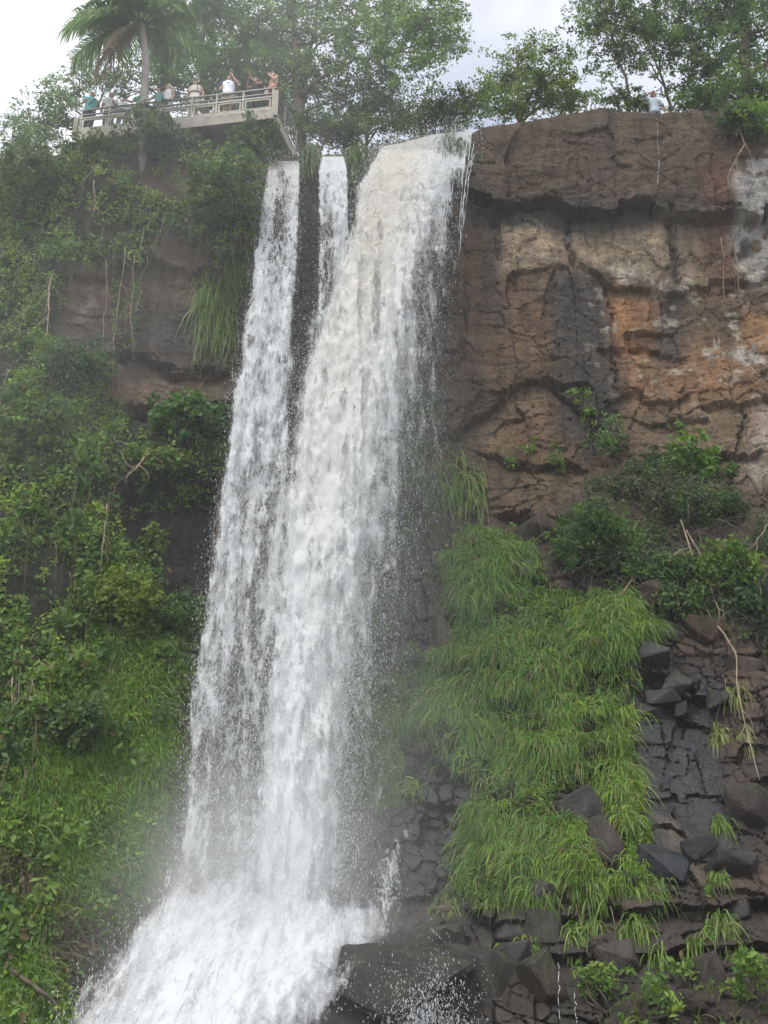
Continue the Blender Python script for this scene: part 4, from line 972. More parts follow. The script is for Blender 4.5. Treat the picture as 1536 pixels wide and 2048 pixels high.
# ================================================================== viewing platform
ZP = 25.0                                  # underside of the slab
A = at_z(150, 281, ZP); B = at_z(548, 236, ZP)
A, B = Vector(A), Vector(B)
ax = (B - A).normalized(); ay = Vector((-ax.y, ax.x, 0)).normalized()
TH = .40; ZT = ZP + TH
LEN = (B - A).length
def pl(s, d=0.0, z=0.0):
    """a point of the platform: metres from the left corner, metres back from the edge, height over the floor"""
    v = A + ax * s + ay * d; return Vector((v.x, v.y, ZT + z))
E = at_z(600, 300, ZP); E = Vector(E); side = (E - B).normalized(); side = (side * .35 + ay * .65).normalized()
DEP = 4.6
def sd(d, z=0.0, off=0.0):
    v = B + side * d - ax * off; return Vector((v.x, v.y, ZT + z))
plat = empty('viewing_platform', A); tag(plat, 'concrete viewing platform with railing jutting over the cliff', 'platform')
# floor slab
sl = MB(); q = [pl(.01, .13), pl(LEN - .16, .13), pl(LEN - .16, .13) + side * DEP, pl(.01, .13) + side * DEP]
sl.add([(p.x, p.y, ZT - .14) for p in q] + [(p.x, p.y, ZT + .12) for p in q], [(3, 2, 1, 0), (4, 5, 6, 7), (0, 1, 5, 4), (1, 2, 6, 5), (2, 3, 7, 6), (3, 0, 4, 7)])
sl.build('floor_slab', M['concrete'], plat)
eb = MB()
seg = [0, LEN * .33, LEN * .655, LEN]
for a, b in zip(seg[:-1], seg[1:]):
    eb.bar(pl(a + .006, .09, -TH / 2 - .004), pl(b - .006, .09, -TH / 2 - .004), .2, TH)
eb.build('edge_beam', M['concrete'], plat)
sb = MB().bar(sd(.21, -TH / 2 - .004, .09), sd(DEP, -TH / 2 - .004, .09), .2, TH); sb.build('side_beam', M['concrete'], plat)
for f in (.12, .5, .9):
    MB().bar(pl(LEN * f, .2, -TH - .1), pl(LEN * f, 2.6, -TH - .25), .22, .3).build('bracket', M['concrete'], plat)
# railing along the front and the right side
posts = [.07, 1.05, 1.9, 2.85, 3.9, 4.75, 5.65, LEN - .09]
for k, s in enumerate(posts):
    MB().bar(pl(s, .06, -.10), pl(s, .06, .95), .055, .055).build('post', M['paint'], plat)
MB().bar(pl(LEN + .03, .02, -.30), pl(LEN + .03, .02, .78), .10, .14).build('corner_post', M['concrete'], plat)
MB().bar(pl(-.05, .0, -.32), pl(-.05, .0, .55), .12, .14).build('corner_post', M['concrete'], plat)
for z, w, m in ((.95, .05, 'rail'), (.73, .04, 'rail'), (.58, .06, 'paint'), (.05, .07, 'paint')):
    MB().bar(pl(0, .055, z), pl(LEN, .055, z), w, w).build('rail', M[m], plat)
for a, b in zip(posts[:-1], posts[1:]):
    fr = MB(); a += .09; b -= .09
    for p0, p1 in ((pl(a, .06, .14), pl(b, .06, .14)), (pl(a, .06, .50), pl(b, .06, .50)), (pl(a, .06, .12), pl(a, .06, .52)), (pl(b, .06, .12), pl(b, .06, .52))): fr.bar(p0, p1, .045)
    fo = fr.build('panel_frame', M['paint'], plat)
    ms = MB(); n = int((b - a) / .06)
    for i in range(1, n): ms.bar(pl(a + (b - a) * i / n, .06, .14), pl(a + (b - a) * i / n, .06, .50), .008)
    o = ms.build('mesh_wire', M['wire'], fo); o.matrix_parent_inverse = Matrix.Translation(-Vector(plat.location))
for d in (.9, 2.0, 3.1, 4.2):
    MB().bar(sd(d, -.05), sd(d, .98), .055).build('post', M['paint'], plat)
for z in (.98, .74, .5, .28, .05):
    MB().bar(sd(.05, z), sd(DEP, z), .045).build('rail', M['rail'], plat)
# retaining wall under it
wl = MB(); g = []
NX, NZ = 40, 10
wv = []
for j in range(NZ + 1):
    for i in range(NX + 1):
        s = -.1 + (LEN - .15) * i / NX; z = -TH - .02 - 1.7 * j / NZ
        p = pl(s, .95 - .12 * j / NZ * 2 + .06 * float(fbm(s * 1.7, z * 2.1, seed=99)) + .12 * float(vnoise(s * .8, z, seed=98)), z); wv.append(p)
wf = [(j * (NX + 1) + i, j * (NX + 1) + i + 1, (j + 1) * (NX + 1) + i + 1, (j + 1) * (NX + 1) + i) for j in range(NZ) for i in range(NX)]
k0 = len(wv)
for i in range(NX + 1): p = wv[i]; wv.append(Vector((p.x, p.y + 2.2, p.z)))
wf += [(i + 1, i, k0 + i, k0 + i + 1) for i in range(NX)]
r_i = [j * (NX + 1) + NX for j in range(NZ + 1)]; k1 = len(wv)
for i in r_i: p = wv[i]; wv.append(Vector((p.x + .3, p.y + 2.2, p.z)))
wf += [(r_i[j], r_i[j + 1], k1 + j + 1, k1 + j) for j in range(NZ)]
wl.add(wv, wf)
o = wl.build('retaining_wall', M['wall'], None, True); tag(o, 'stained old masonry wall under the viewing platform', 'wall')

# ================================================================== people
def tone(rgb, n=.15): return plain('cloth', rgb, .85, n, 9)
M['skin'] = plain('skin', (.46, .27, .19), .55, .1, 6); M['skin_tan'] = plain('skin_tan', (.34, .185, .12), .55, .1, 6); M['skin_pale'] = plain('skin_pale', (.55, .36, .28), .55, .1, 6)
M['hair_dark'] = plain('hair_dark', (.025, .02, .018), .5, .3, 9); M['hair_brown'] = plain('hair_brown', (.10, .06, .035), .5, .3, 9)
M['hair_blond'] = plain('hair_blond', (.50, .42, .28), .5, .3, 9); M['hair_grey'] = plain('hair_grey', (.38, .36, .34), .5, .3, 9)
M['eye'] = plain('eye', (.02, .018, .018), .3, 0, 1); M['lip'] = plain('lip', (.30, .11, .09), .5, 0, 1); M['camera'] = plain('camera_body', (.03, .03, .033), .4, .2, 8)
DG = None
def remeshed(mb, name, mat, voxel, parent, smooth=6, extra=None):
    me = mb.mesh(name); o = bpy.data.objects.new(name, me); COL.objects.link(o)
    m = o.modifiers.new('r', 'REMESH'); m.mode = 'VOXEL'; m.voxel_size = voxel; m.use_smooth_shade = True
    s = o.modifiers.new('s', 'SMOOTH'); s.iterations = smooth; s.factor = .5
    dg = bpy.context.evaluated_depsgraph_get(); me2 = bpy.data.meshes.new_from_object(o.evaluated_get(dg))
    bpy.data.objects.remove(o); bpy.data.meshes.remove(me); me2.name = name
    if extra:                                              # eyes and mouth, as faces of the same body mesh with their own material
        bm = bmesh.new(); bm.from_mesh(me2)
        for k, e in enumerate(extra):
            t = e[0].mesh('f'); nf = len(bm.faces); bm.from_mesh(t); bm.faces.ensure_lookup_table()
            for f in bm.faces[nf:]: f.material_index = k + 1
            bpy.data.meshes.remove(t)
        bm.to_mesh(me2); bm.free()
    me2.materials.clear(); me2.materials.append(mat)
    for e in extra or (): me2.materials.append(e[1])
    o = bpy.data.objects.new(name, me2); COL.objects.link(o); o.parent = parent
    return o

def person(label, pos, face, H=1.76, lean=0.0, skin='skin', hair='hair_dark', hair_len=.0, top=None, top_sleeve=.5, top_z=(.92, 1.45), tank=False, bottom=(.05, .05, .06), bot_len=1.0, skirt=False,
           armL=None, armR=None, look=(0, 0), fat=1.0, extras=(), group='people on the viewing platform', trim=None, bald=False):
    """built facing -Y in its own metres (H = 1.70 frame), then turned by face; arms are (elbow, wrist) points"""
    root = empty('person', pos); tag(root, label, 'person', group)
    k = H / 1.70
    root.scale = (k, k, k); root.rotation_euler = (0, 0, face)
    Lr = Matrix.Rotation(lean, 3, 'X')
    def b(p):                                              # upper body bends at the hip
        p = Vector(p)
        if p.z > .95: c = Vector((0, 0, .95)); p = c + Lr @ (p - c)
        return p
    def torso(mb, g=0.0, z0=.86, z1=1.47):
        prof = [(.84, .150, .105), (.92, .165, .115), (1.02, .145, .105), (1.12, .138, .10), (1.24, .155, .112), (1.34, .172, .112), (1.41, .165, .092), (1.45, .11, .075), (1.49, .062, .062)]
        zs = [p[0] for p in prof]
        zz = np.linspace(z0, z1, 12); n = 18; vs = []
        for z in zz:
            rx = np.interp(z, zs, [p[1] for p in prof]) * (1 + (fat - 1) * .9) + g; ry = np.interp(z, zs, [p[2] for p in prof]) * (fat ** 1.4) + g
            for i in range(n):
                a = 2 * math.pi * i / n; vs.append(b((rx * math.cos(a), ry * math.sin(a), z)))
        fs = [(j * n + i, j * n + (i + 1) % n, (j + 1) * n + (i + 1) % n, (j + 1) * n + i) for j in range(11) for i in range(n)]
        fs += [tuple(range(n))[::-1], tuple(range(11 * n, 12 * n))]; mb.add(vs, fs)
    armL = armL or ((.25, .02, 1.13), (.24, -.10, .90)); armR = armR or ((-.25, .02, 1.13), (-.24, -.10, .90))
    sh = {1: (.185, 0, 1.40), -1: (-.185, 0, 1.40)}
    body = MB(); torso(body)
    body.tube([b((0, 0, 1.42)), b((0, -.005, 1.50)), b((0, -.012, 1.56))], [.06, .052, .05], 10)
    hc = b((0, -.02, 1.60)); Rm = (Lr if abs(lean) < .5 else Matrix.Rotation(lean * .5, 3, 'X')) @ Matrix.Rotation(look[0], 3, 'Z') @ Matrix.Rotation(look[1], 3, 'X')
    hp = lambda p: hc + Rm @ Vector(p)
    body.ell(hc, (.075, .092, .112), 14, 10, Rm); body.ell(hp((0, -.03, -.06)), (.055, .062, .055), 12, 8, Rm)
    body.tube([hp((0, -.088, .015)), hp((0, -.108, -.018)), hp((0, -.092, -.03))], [.010, .017, .012], 6)
    for sg in (-1, 1): body.ell(hp((sg * .077, .005, -.005)), (.012, .022, .033), 8, 6, Rm)
    for sg, arm in ((1, armL), (-1, armR)):
        e, w = [b(p) if Vector(p).z > .95 else Vector(p) for p in arm]; s = b(sh[sg])
        body.ell(s, .06); body.tube([s, s.lerp(e, .5), e, e.lerp(w, .35), w], [.054, .050, .042, .042, .029], 10)
        d = (w - e).normalized(); px_ = d.cross(Vector((0, 1, .2))).normalized() * sg; pz = d.cross(px_)
        palm_ = w + d * .055
        body.ell(palm_, (.036, .036, .036)); body.tube([w, palm_, w + d * .095], [.027, .040, .034], 8)
        for i, (o_, fl) in enumerate(((-.030, .058), (-.010, .070), (.010, .068), (.030, .052))):
            r0_ = w + d * .085 + px_ * o_; m1 = r0_ + d * fl * .55 + pz * .012; m2 = m1 + d * fl * .35 + pz * .030
            body.tube([r0_, m1, m2], [.0115, .0105, .009], 6)
        t0 = w + d * .035 - px_ * .03; body.tube([t0, t0 - px_ * .028 + d * .030 + pz * .01, t0 - px_ * .032 + d * .058 + pz * .022], [.015, .013, .010], 6)
    for sg in (-1, 1):
        hip = Vector((sg * .088, 0, .90)); kn = Vector((sg * .098, -.02, .49)); an = Vector((sg * .105, .02, .085))
        body.tube([hip, hip.lerp(kn, .45), kn, kn.lerp(an, .35), an], [.092 * fat, .082 * fat, .056, .060, .040], 12)
        body.ell(an + Vector((0, -.06, -.045)), (.042, .125, .04)); body.ell(hip, .09 * fat)
    eyes = MB(); lips = MB()
    for sg in (-1, 1): eyes.ell(hp((sg * .030, -.080, .018)), (.012, .010, .007), 8, 6, Rm)
    lips.ell(hp((0, -.089, -.058)), (.024, .010, .007), 8, 6, Rm)
    remeshed(body, 'body', M[skin], .0105, root, 4, [(eyes, M['eye']), (lips, M['lip'])])
    # hair
    if hair:
        h = MB()
        if bald: h.ell(hp((0, .022, -.005)), (.081, .086, .075), 14, 10, Rm)
        else: h.ell(hp((0, .016, .028)), (.086, .096, .098), 14, 10, Rm)
        if hair_len > 0:
            h.tube([hp((0, .05, .03)), hp((0, .085, -.06)), hp((0, .09, -.08 - hair_len))], [.078, .078, .045], 10)
            for sg in (-1, 1): h.tube([hp((sg * .07, .02, .03)), hp((sg * .078, .03, -.06)), hp((sg * .07, .045, -.07 - hair_len * .8))], [.03, .034, .02], 8)
        remeshed(h, 'hair', M[hair], .012, root, 3)
    # clothes
    if top is not None:
        t = MB(); torso(t, .012 + .012 * (not tank), top_z[0], top_z[1])
        if not tank:
            for sg, arm in ((1, armL), (-1, armR)):
                e, w = [b(p) if Vector(p).z > .95 else Vector(p) for p in arm]; s = b(sh[sg])
                t.ell(s, .075); L = [s, s.lerp(e, min(1, top_sleeve * 1.0))]; rr = [.076, .07]
                if top_sleeve > 1: L = [s, e, e.lerp(w, top_sleeve - 1)]; rr = [.076, .066, .05]
                t.tube(L, rr, 10)
        else:
            for sg in (-1, 1): t.tube([b((sg * .105, -.085, 1.33)), b((sg * .105, -.01, 1.462)), b((sg * .105, .09, 1.33))], [.028, .026, .028], 8)
        remeshed(t, 'top' if tank else 'shirt', tone(top), .012, root, 3)
    if trim is not None:
        t = MB()
        for sg, arm in ((1, armL), (-1, armR)):
            e = b(arm[0]); s = b(sh[sg]); t.ell(s, .082); t.tube([s.lerp(e, -.25), s.lerp(e, .58)], [.08, .078], 10)
        remeshed(t, 'sleeves', tone(trim), .012, root, 3)
    if bottom is not None:
        t = MB(); torso(t, .016, .82, 1.0)
        if skirt:
            t.tube([Vector((0, 0, .98)), Vector((0, 0, .80)), Vector((0, 0, .45))], [.165, .19, .21], 18)
        else:
            for sg in (-1, 1):
                hip = Vector((sg * .088, 0, .90)); kn = Vector((sg * .098, -.02, .49)); an = Vector((sg * .105, .02, .09))
                pts = [hip, hip.lerp(kn, .5), kn.lerp(hip, .1)] + ([kn, an] if bot_len >= 1 else [])
                t.tube(pts, [.108 * fat, .10 * fat, .083, .078, .068][:len(pts)], 12)
        remeshed(t, 'skirt' if skirt else ('trousers' if bot_len >= 1 else 'shorts'), tone(bottom), .012, root, 3)
    for nm, f, mat in extras:
        o = f(b, hp).build(nm, mat, None, False); o.parent = root; o.matrix_parent_inverse = Matrix.Identity(4)
    return root

def stand(px, d):
    """a standing place on the platform d metres behind the edge that the photo shows at column px"""
    best = min(np.linspace(-.2, LEN + .2, 300), key=lambda s: abs(768 + F * pl(s, d).x / (pl(s, d).y * CP + (ZT + 1.2) * SP) - px))
    return pl(best, d, .12)
def cam_box(c, w=(.10, .06, .07)):
    def f(b, hp):
        m = MB().bar(Vector(c) - Vector((w[0] / 2, 0, 0)), Vector(c) + Vector((w[0] / 2, 0, 0)), w[1], w[2]); m.tube([Vector(c) + Vector((0, -.02, 0)), Vector(c) + Vector((0, -.075, 0))], .028, 10); return m
    return f
def cam_at(pt):
    return lambda b, hp: (lambda c: MB().bar(c - Vector((.05, 0, 0)), c + Vector((.05, 0, 0)), .05, .065).tube([c, c + Vector((0, -.06, 0))], .026, 10))(b(pt))
person('man in a turquoise polo shirt at the left end of the railing', stand(180, .24), R(25), 1.72, .12, 'skin_tan', 'hair_grey', 0, (.12, .42, .40), .55, (.88, 1.47), False, (.09, .09, .10), 1.0, fat=1.15, look=(.5, .2), bald=True,
       armL=((.27, -.05, 1.15), (.20, -.30, 1.12)), armR=((-.27, -.05, 1.15), (-.20, -.30, 1.10)), extras=[('strap', lambda b, hp: MB().bar(b((.12, -.165, 1.40)), b((-.10, -.175, 1.05)), .03, .02), M['camera'])])
person('man in a pale striped shirt standing second from the left end', stand(219, .36), R(10), 1.72, .06, 'skin_tan', 'hair_brown', 0, (.50, .50, .46), .55, (.88, 1.47), False, (.16, .15, .13), 1.0, look=(.2, .2), armL=((.26, -.06, 1.15), (.16, -.28, 1.10)))
person('dark haired person in loose white shirt bent over the railing, back turned', stand(247, .34), R(200), 1.74, .62, 'skin', 'hair_dark', .02, (.72, .73, .78), .9, (.84, 1.47), False, (.30, .29, .26), 1.0, fat=1.25, armL=((.26, -.15, 1.18), (.24, -.22, .92)), armR=((-.26, -.15, 1.18), (-.26, -.22, .92)),
       extras=[('bag', lambda b, hp: MB().ell((.28, -.02, .62), (.07, .10, .13)), tone((.62, .63, .66)))])
person('person in a green shirt half hidden behind the palm trunk', stand(282, .36), R(-10), 1.70, .05, 'skin', 'hair_brown', 0, (.04, .30, .14), .5, (.88, 1.47), False, (.10, .13, .20), 1.0, armR=((-.30, -.06, 1.22), (-.44, -.24, 1.15)))
person('brown haired woman in a teal top reaching an arm toward the palm', stand(317, .26), R(-25), 1.64, .05, 'skin', 'hair_brown', .06, (.14, .34, .33), .3, (.92, 1.42), True, (.35, .37, .38), .5, look=(-.5, .15), armR=((-.33, -.10, 1.22), (-.52, -.25, 1.12)))
person('short haired blonde woman in a white tank top', stand(336, .24), R(-35), 1.70, .04, 'skin', 'hair_blond', .01, (.78, .79, .80), .3, (.86, 1.44), True, (.55, .56, .58), .5, fat=1.1, look=(-.6, .1))
person('woman in a cream vest with a dark belt and hanging bag, looking down', stand(390, .24), R(-10), 1.72, .10, 'skin', 'hair_brown', .03, (.74, .72, .64), .3, (.80, 1.42), True, (.72, .70, .62), .5, fat=1.25, look=(-.4, .45),
       armL=((.29, .0, 1.13), (.27, -.10, .88)), extras=[('belt', lambda b, hp: MB().tube([b((.195 * math.cos(a), .175 * math.sin(a), 1.14)) for a in np.linspace(0, 2 * math.pi, 20)], .018, 6), M['camera']),
       ('bag', lambda b, hp: MB().ell((.33, -.06, .70), (.07, .12, .14)).tube([(.27, -.08, .88), (.31, -.06, .80)], .012, 6), tone((.52, .47, .42))),
       ('strap', lambda b, hp: MB().bar(b((.10, -.15, 1.42)), b((.17, -.15, 1.16)), .03, .015), M['camera'])])
person('man in white T-shirt with navy sleeves holding a camera to his face', stand(457, .24), R(5), 1.76, 0, 'skin', 'hair_brown', 0, (.74, .76, .84), .15, (.86, 1.47), False, (.34, .29, .22), .5, fat=1.2, trim=(.05, .055, .14), look=(0, .1),
       armL=((.36, -.12, 1.26), (.115, -.20, 1.555)), armR=((-.27, -.02, 1.14), (-.20, -.24, 1.0)), extras=[('camera', cam_at((.085, -.17, 1.64)), M['camera']), ('chest_print', lambda b, hp: MB().bar(b((-.02, -.168, 1.30)), b((.025, -.168, 1.30)), .012, .028), M['camera'])])
person('woman in a dark top raising a small camera in both hands', stand(512, .36), R(-30), 1.70, -.02, 'skin_tan', 'hair_dark', .03, (.035, .035, .05), .3, (.88, 1.40), True, (.04, .045, .07), 1.0, look=(-.2, .1),
       armL=((.20, -.20, 1.18), (.02, -.36, 1.40)), armR=((-.20, -.20, 1.18), (-.05, -.36, 1.42)), extras=[('camera', cam_at((-.02, -.46, 1.47)), M['camera'])])
person('long haired woman in bikini top and red trousers at the platform corner', stand(546, .24), R(-55), 1.70, -.02, 'skin', 'hair_dark', .16, (.50, .42, .33), .3, (1.22, 1.36), True, (.25, .02, .03), 1.0, look=(-.2, 0),
       armL=((.26, -.10, 1.15), (.06, -.19, 1.45)), armR=((-.24, -.06, 1.15), (-.12, -.22, 1.02)), extras=[('cloth', lambda b, hp: MB().ell((-.19, -.12, .92), (.07, .08, .14)), tone((.70, .70, .50)))])
mp_ = at(1316, 268, 26.3)
person('man in pale blue shirt behind the right rim, one arm raised to his head', mp_, R(10), 1.74, .08, 'skin_tan', 'hair_dark', 0, (.40, .46, .54), .7, (.88, 1.47), False, (.12, .13, .17), 1.0, fat=1.1, group='people on the cliff edge',
       armR=((-.40, -.06, 1.48), (-.10, -.10, 1.66)), armL=((.33, -.02, 1.18), (.36, -.12, 1.0)))
# ================================================================== falling water
def water_mat():
    m, nt, N = new_mat('water'); L = nt.links.new
    out = N('ShaderNodeOutputMaterial'); mx = N('ShaderNodeMixShader'); tr = N('ShaderNodeBsdfTransparent')
    df = N('ShaderNodeBsdfDiffuse'); tl = N('ShaderNodeBsdfTranslucent'); m2 = N('ShaderNodeMixShader'); m2.inputs[0].default_value = .35
    ca = N('ShaderNodeAttribute', attribute_name='Col'); de = N('ShaderNodeAttribute', attribute_name='dens'); so_ = N('ShaderNodeAttribute', attribute_name='soft'); uv = N('ShaderNodeAttribute', attribute_name='flow'); ne = N('ShaderNodeAttribute', attribute_name='net')
    L(ca.outputs['Color'], df.inputs[0]); L(ca.outputs['Color'], tl.inputs[0])
    n1 = N('ShaderNodeTexNoise'); n1.inputs['Scale'].default_value = 5.2; n1.inputs['Detail'].default_value = 8; n1.inputs['Roughness'].default_value = .74; n1.inputs['Distortion'].default_value = .35
    n2 = N('ShaderNodeTexNoise'); n2.inputs['Scale'].default_value = 4.6; n2.inputs['Detail'].default_value = 4; n2.inputs['Roughness'].default_value = .55; n2.inputs['Distortion'].default_value = .8
    n3 = N('ShaderNodeTexNoise'); n3.inputs['Scale'].default_value = 1.0; n3.inputs['Detail'].default_value = 4
    mp3 = N('ShaderNodeMapping'); mp3.inputs['Scale'].default_value = (2.6, .75, 1); L(uv.outputs['Vector'], mp3.inputs[0])
    for n in (n1, n2): L(uv.outputs['Vector'], n.inputs['Vector'])
    L(mp3.outputs[0], n3.inputs['Vector'])
    a1 = N('ShaderNodeMapRange'); a1.inputs['From Min'].default_value = .27; a1.inputs['From Max'].default_value = .73; L(n1.outputs['Fac'], a1.inputs['Value'])
    s = N('ShaderNodeMath', operation='SUBTRACT'); L(n2.outputs['Fac'], s.inputs[0]); s.inputs[1].default_value = .5
    ab = N('ShaderNodeMath', operation='ABSOLUTE'); L(s.outputs[0], ab.inputs[0])
    rd = N('ShaderNodeMapRange'); rd.inputs['From Min'].default_value = 0; rd.inputs['From Max'].default_value = .16; rd.inputs['To Min'].default_value = 1; rd.inputs['To Max'].default_value = 0; L(ab.outputs[0], rd.inputs['Value'])
    mv = N('ShaderNodeMix', data_type='FLOAT'); L(ne.outputs['Fac'], mv.inputs[0]); L(a1.outputs[0], mv.inputs[2]); L(rd.outputs[0], mv.inputs[3])
    lo = N('ShaderNodeMapRange'); lo.inputs['From Min'].default_value = .3; lo.inputs['From Max'].default_value = .7; lo.inputs['To Min'].default_value = -.26; lo.inputs['To Max'].default_value = .26; L(n3.outputs['Fac'], lo.inputs['Value'])
    dd = N('ShaderNodeMath', operation='ADD'); L(mv.outputs[0], dd.inputs[0]); L(lo.outputs[0], dd.inputs[1])
    ad = N('ShaderNodeMath', operation='ADD'); L(dd.outputs[0], ad.inputs[0]); L(de.outputs['Fac'], ad.inputs[1])
    al = N('ShaderNodeMapRange', interpolation_type='SMOOTHSTEP'); sm = N('ShaderNodeMath', operation='MULTIPLY_ADD'); L(so_.outputs['Fac'], sm.inputs[0]); sm.inputs[1].default_value = -.34; sm.inputs[2].default_value = .88
    sM = N('ShaderNodeMath', operation='MULTIPLY_ADD'); L(so_.outputs['Fac'], sM.inputs[0]); sM.inputs[1].default_value = .30; sM.inputs[2].default_value = 1.16
    L(sm.outputs[0], al.inputs['From Min']); L(sM.outputs[0], al.inputs['From Max']); L(ad.outputs[0], al.inputs['Value'])
    ve = N('ShaderNodeMapRange', interpolation_type='SMOOTHSTEP'); ve.inputs['From Min'].default_value = .12; ve.inputs['From Max'].default_value = .85; ve.inputs['To Max'].default_value = .5; L(de.outputs['Fac'], ve.inputs['Value'])
    vs = N('ShaderNodeMath', operation='MULTIPLY'); L(ve.outputs[0], vs.inputs[0]); L(a1.outputs[0], vs.inputs[1])
    am = N('ShaderNodeMath', operation='MAXIMUM'); L(vs.outputs[0], am.inputs[0]); L(al.outputs[0], am.inputs[1]); al = am
    bu = N('ShaderNodeBump'); bu.inputs['Strength'].default_value = .5; bu.inputs['Distance'].default_value = .06; L(n1.outputs['Fac'], bu.inputs['Height'])
    L(bu.outputs[0], df.inputs['Normal'])
    L(df.outputs[0], m2.inputs[1]); L(tl.outputs[0], m2.inputs[2])
    L(al.outputs[0], mx.inputs[0]); L(tr.outputs[0], mx.inputs[1]); L(m2.outputs[0], mx.inputs[2]); L(mx.outputs[0], out.inputs[0])
    return m
M['water'] = water_mat()
WHITE, CREAM = np.array((.73, .745, .755)), np.array((.70, .65, .54))
DROPS = []
def stream(rows, densf, offs, seed, nu=90, nv=420, lip=None, cream=None, netf=None, lump=.06, drops=0, spread=.5, soft=.2):
    """rows: (py, left px, right px, distance); returns verts / faces / attributes of several layered sheets"""
    rows = np.asarray(rows, float); S = np.linspace(0, 1, nv)[:, None]; T = np.linspace(0, 1, nu)[None, :]
    py1 = rows[-1, 0]
    top = np.full((1, nu), rows[0, 0]) if lip is None else np.interp(T, np.linspace(0, 1, len(lip)), lip)
    PYg = top * (1 - S) + py1 * S; PYr = (rows[0, 0]) * (1 - S) + py1 * S + 0 * T
    wob = 7 * fbm(PYr / 60 + seed, T * 0, seed=seed) 
    Lf = np.interp(PYr, rows[:, 0], rows[:, 1]) + wob; Rt = np.interp(PYr, rows[:, 0], rows[:, 2]) + 7 * fbm(PYr / 60 + seed + 50, T * 0, seed=seed)
    PXg = Lf * (1 - T) + Rt * T; Yg = np.interp(PYg, rows[:, 0], rows[:, 3])
    out = []
    for li, off in enumerate(offs):
        g = at(PXg, PYg, Yg - off * sstep(0, .25, S))
        lum = lump * (fbm(g[..., 0] * .9 + li * 7, g[..., 2] * .55, seed=seed + li, oct=4) + .4 * fbm(g[..., 0] * 4 + li, g[..., 2] * 2.2, seed=seed + li + 5, oct=2)) * sstep(0, .1, S)
        g = g + lum[..., None] * np.array([0, -3.0, 0])
        d = densf(PXg, PYg, T, li) * 1.0
        d = d * sstep(0, .04, T) * sstep(0, .04, 1 - T) * 1.12 - .12
        fl = np.stack([g[..., 0] + li * 13.7 + seed, g[..., 2] * .27 + g[..., 1] * .2, 0 * g[..., 0] + li * 5 + seed], -1)
        cr = np.zeros_like(PXg) if cream is None else cream(PXg, PYg)
        c = WHITE * (1 - cr[..., None]) + CREAM * cr[..., None]
        n_ = np.zeros_like(PXg) if netf is None else netf(PXg, PYg)
        out.append((g, d, fl, c, n_, np.full(d.shape, soft) if not callable(soft) else soft(PXg, PYg)))
    if drops:
        w = np.clip(out[0][1], 0, 1); w = (w * (1.15 - w)).ravel() + .02 * (w.ravel() > .02); cs = np.cumsum(w); cs /= cs[-1]
        k = np.searchsorted(cs, rng.random(drops)); g = out[0][0].reshape(-1, 3)[k]
        o_ = rng.normal(size=(drops, 3)) * np.array([spread * .45, spread * .6, .12]); o_[:, 1] -= spread * .7
        DROPS.append((g + o_, np.clip(out[0][1].reshape(-1)[k], 0, 1)))
    return out
def join_sheets(name, sheets, label, kind='structure', smooth=True):
    V, Fc, D, FL, Cc, Nn, SO, o = [], [], [], [], [], [], [], 0
    for g, d, fl, c, n_, so_ in sheets:
        SO.append(so_.ravel())
        nr, nc = d.shape; V.append(g.reshape(-1, 3)); D.append(d.ravel()); FL.append(fl.reshape(-1, 3)); Cc.append(c.reshape(-1, 3)); Nn.append(n_.ravel())
        Fc.append(grid_faces(nr, nc) + o); o += nr * nc
    me = mesh_np(name, np.concatenate(V), np.concatenate(Fc), np.concatenate(Cc), {'dens': np.concatenate(D), 'flow': np.concatenate(FL), 'net': np.concatenate(Nn), 'soft': np.concatenate(SO)}, smooth)
    return tag(link(name, me, M['water']), label, None, None, kind)
I = np.interp
# left stream
def d_left(px, py, t, li):
    a = I(py, [320, 345, 420, 520, 650, 900, 1200, 1500, 1700], [.80, .70, .54, .50, .58, .60, .56, .50, .46])
    hole = np.exp(-((t - .5) / .2) ** 2) * I(py, [320, 350, 450, 520, 600], [.08, .26, .22, .10, 0])
    edge = sstep(0, .16, t) * sstep(0, .16, 1 - t)
    gap = np.exp(-((t - I(py, [900, 1200, 1500, 1700], [.62, .66, .7, .55])) / .2) ** 2) * I(py, [850, 1000, 1300, 1700], [0, .12, .13, .14])
    return (a - hole - gap) * edge * (1 - .9 * sstep(1720, 1840, py + 30 * vnoise(px / 40, 0 * px, seed=80))) - .06 * li
left_rows = [(322, 528, 606, 25.95), (345, 524, 606, 25.4), (450, 511, 602, 24.95), (600, 488, 596, 24.7), (800, 457, 592, 24.3), (1000, 426, 590, 23.7), (1200, 398, 575, 23.1), (1400, 366, 545, 22.6), (1600, 356, 520, 22.0), (1760, 340, 520, 21.4), (1850, 330, 510, 20.9)]
join_sheets('water', stream(left_rows, d_left, (0, .25, .5), 3, netf=lambda x, y: .55 * sstep(0, 1, I(y, [320, 380, 560, 800], [0, 1, 1, .25])), drops=26000, spread=.34, cream=lambda x, y: .35 * (1 - sstep(330, 420, y))), 'left white stream of the fall, thin and lacy with dark rock showing through')
# thin middle stream
mid_rows = [(313, 637, 690, 25.95), (345, 632, 696, 25.5), (450, 629, 705, 25.0), (560, 627, 712, 24.8), (680, 610, 705, 24.6), (760, 596, 690, 24.4)]
join_sheets('water', stream(mid_rows, lambda px, py, t, li: (I(py, [313, 345, 450, 560, 680, 760], [.85, .74, .60, .55, .55, .3]) - .18 * np.exp(-((t - .35) / .15) ** 2) * sstep(330, 380, py)) * sstep(0, .2, t) * sstep(0, .12, 1 - t) - .06 * li, (0, .2), 11, 60, 200,
     netf=lambda x, y: .4 + 0 * x, drops=4000, spread=.22), 'thin middle stream between two grass tufts, joining the main fall')
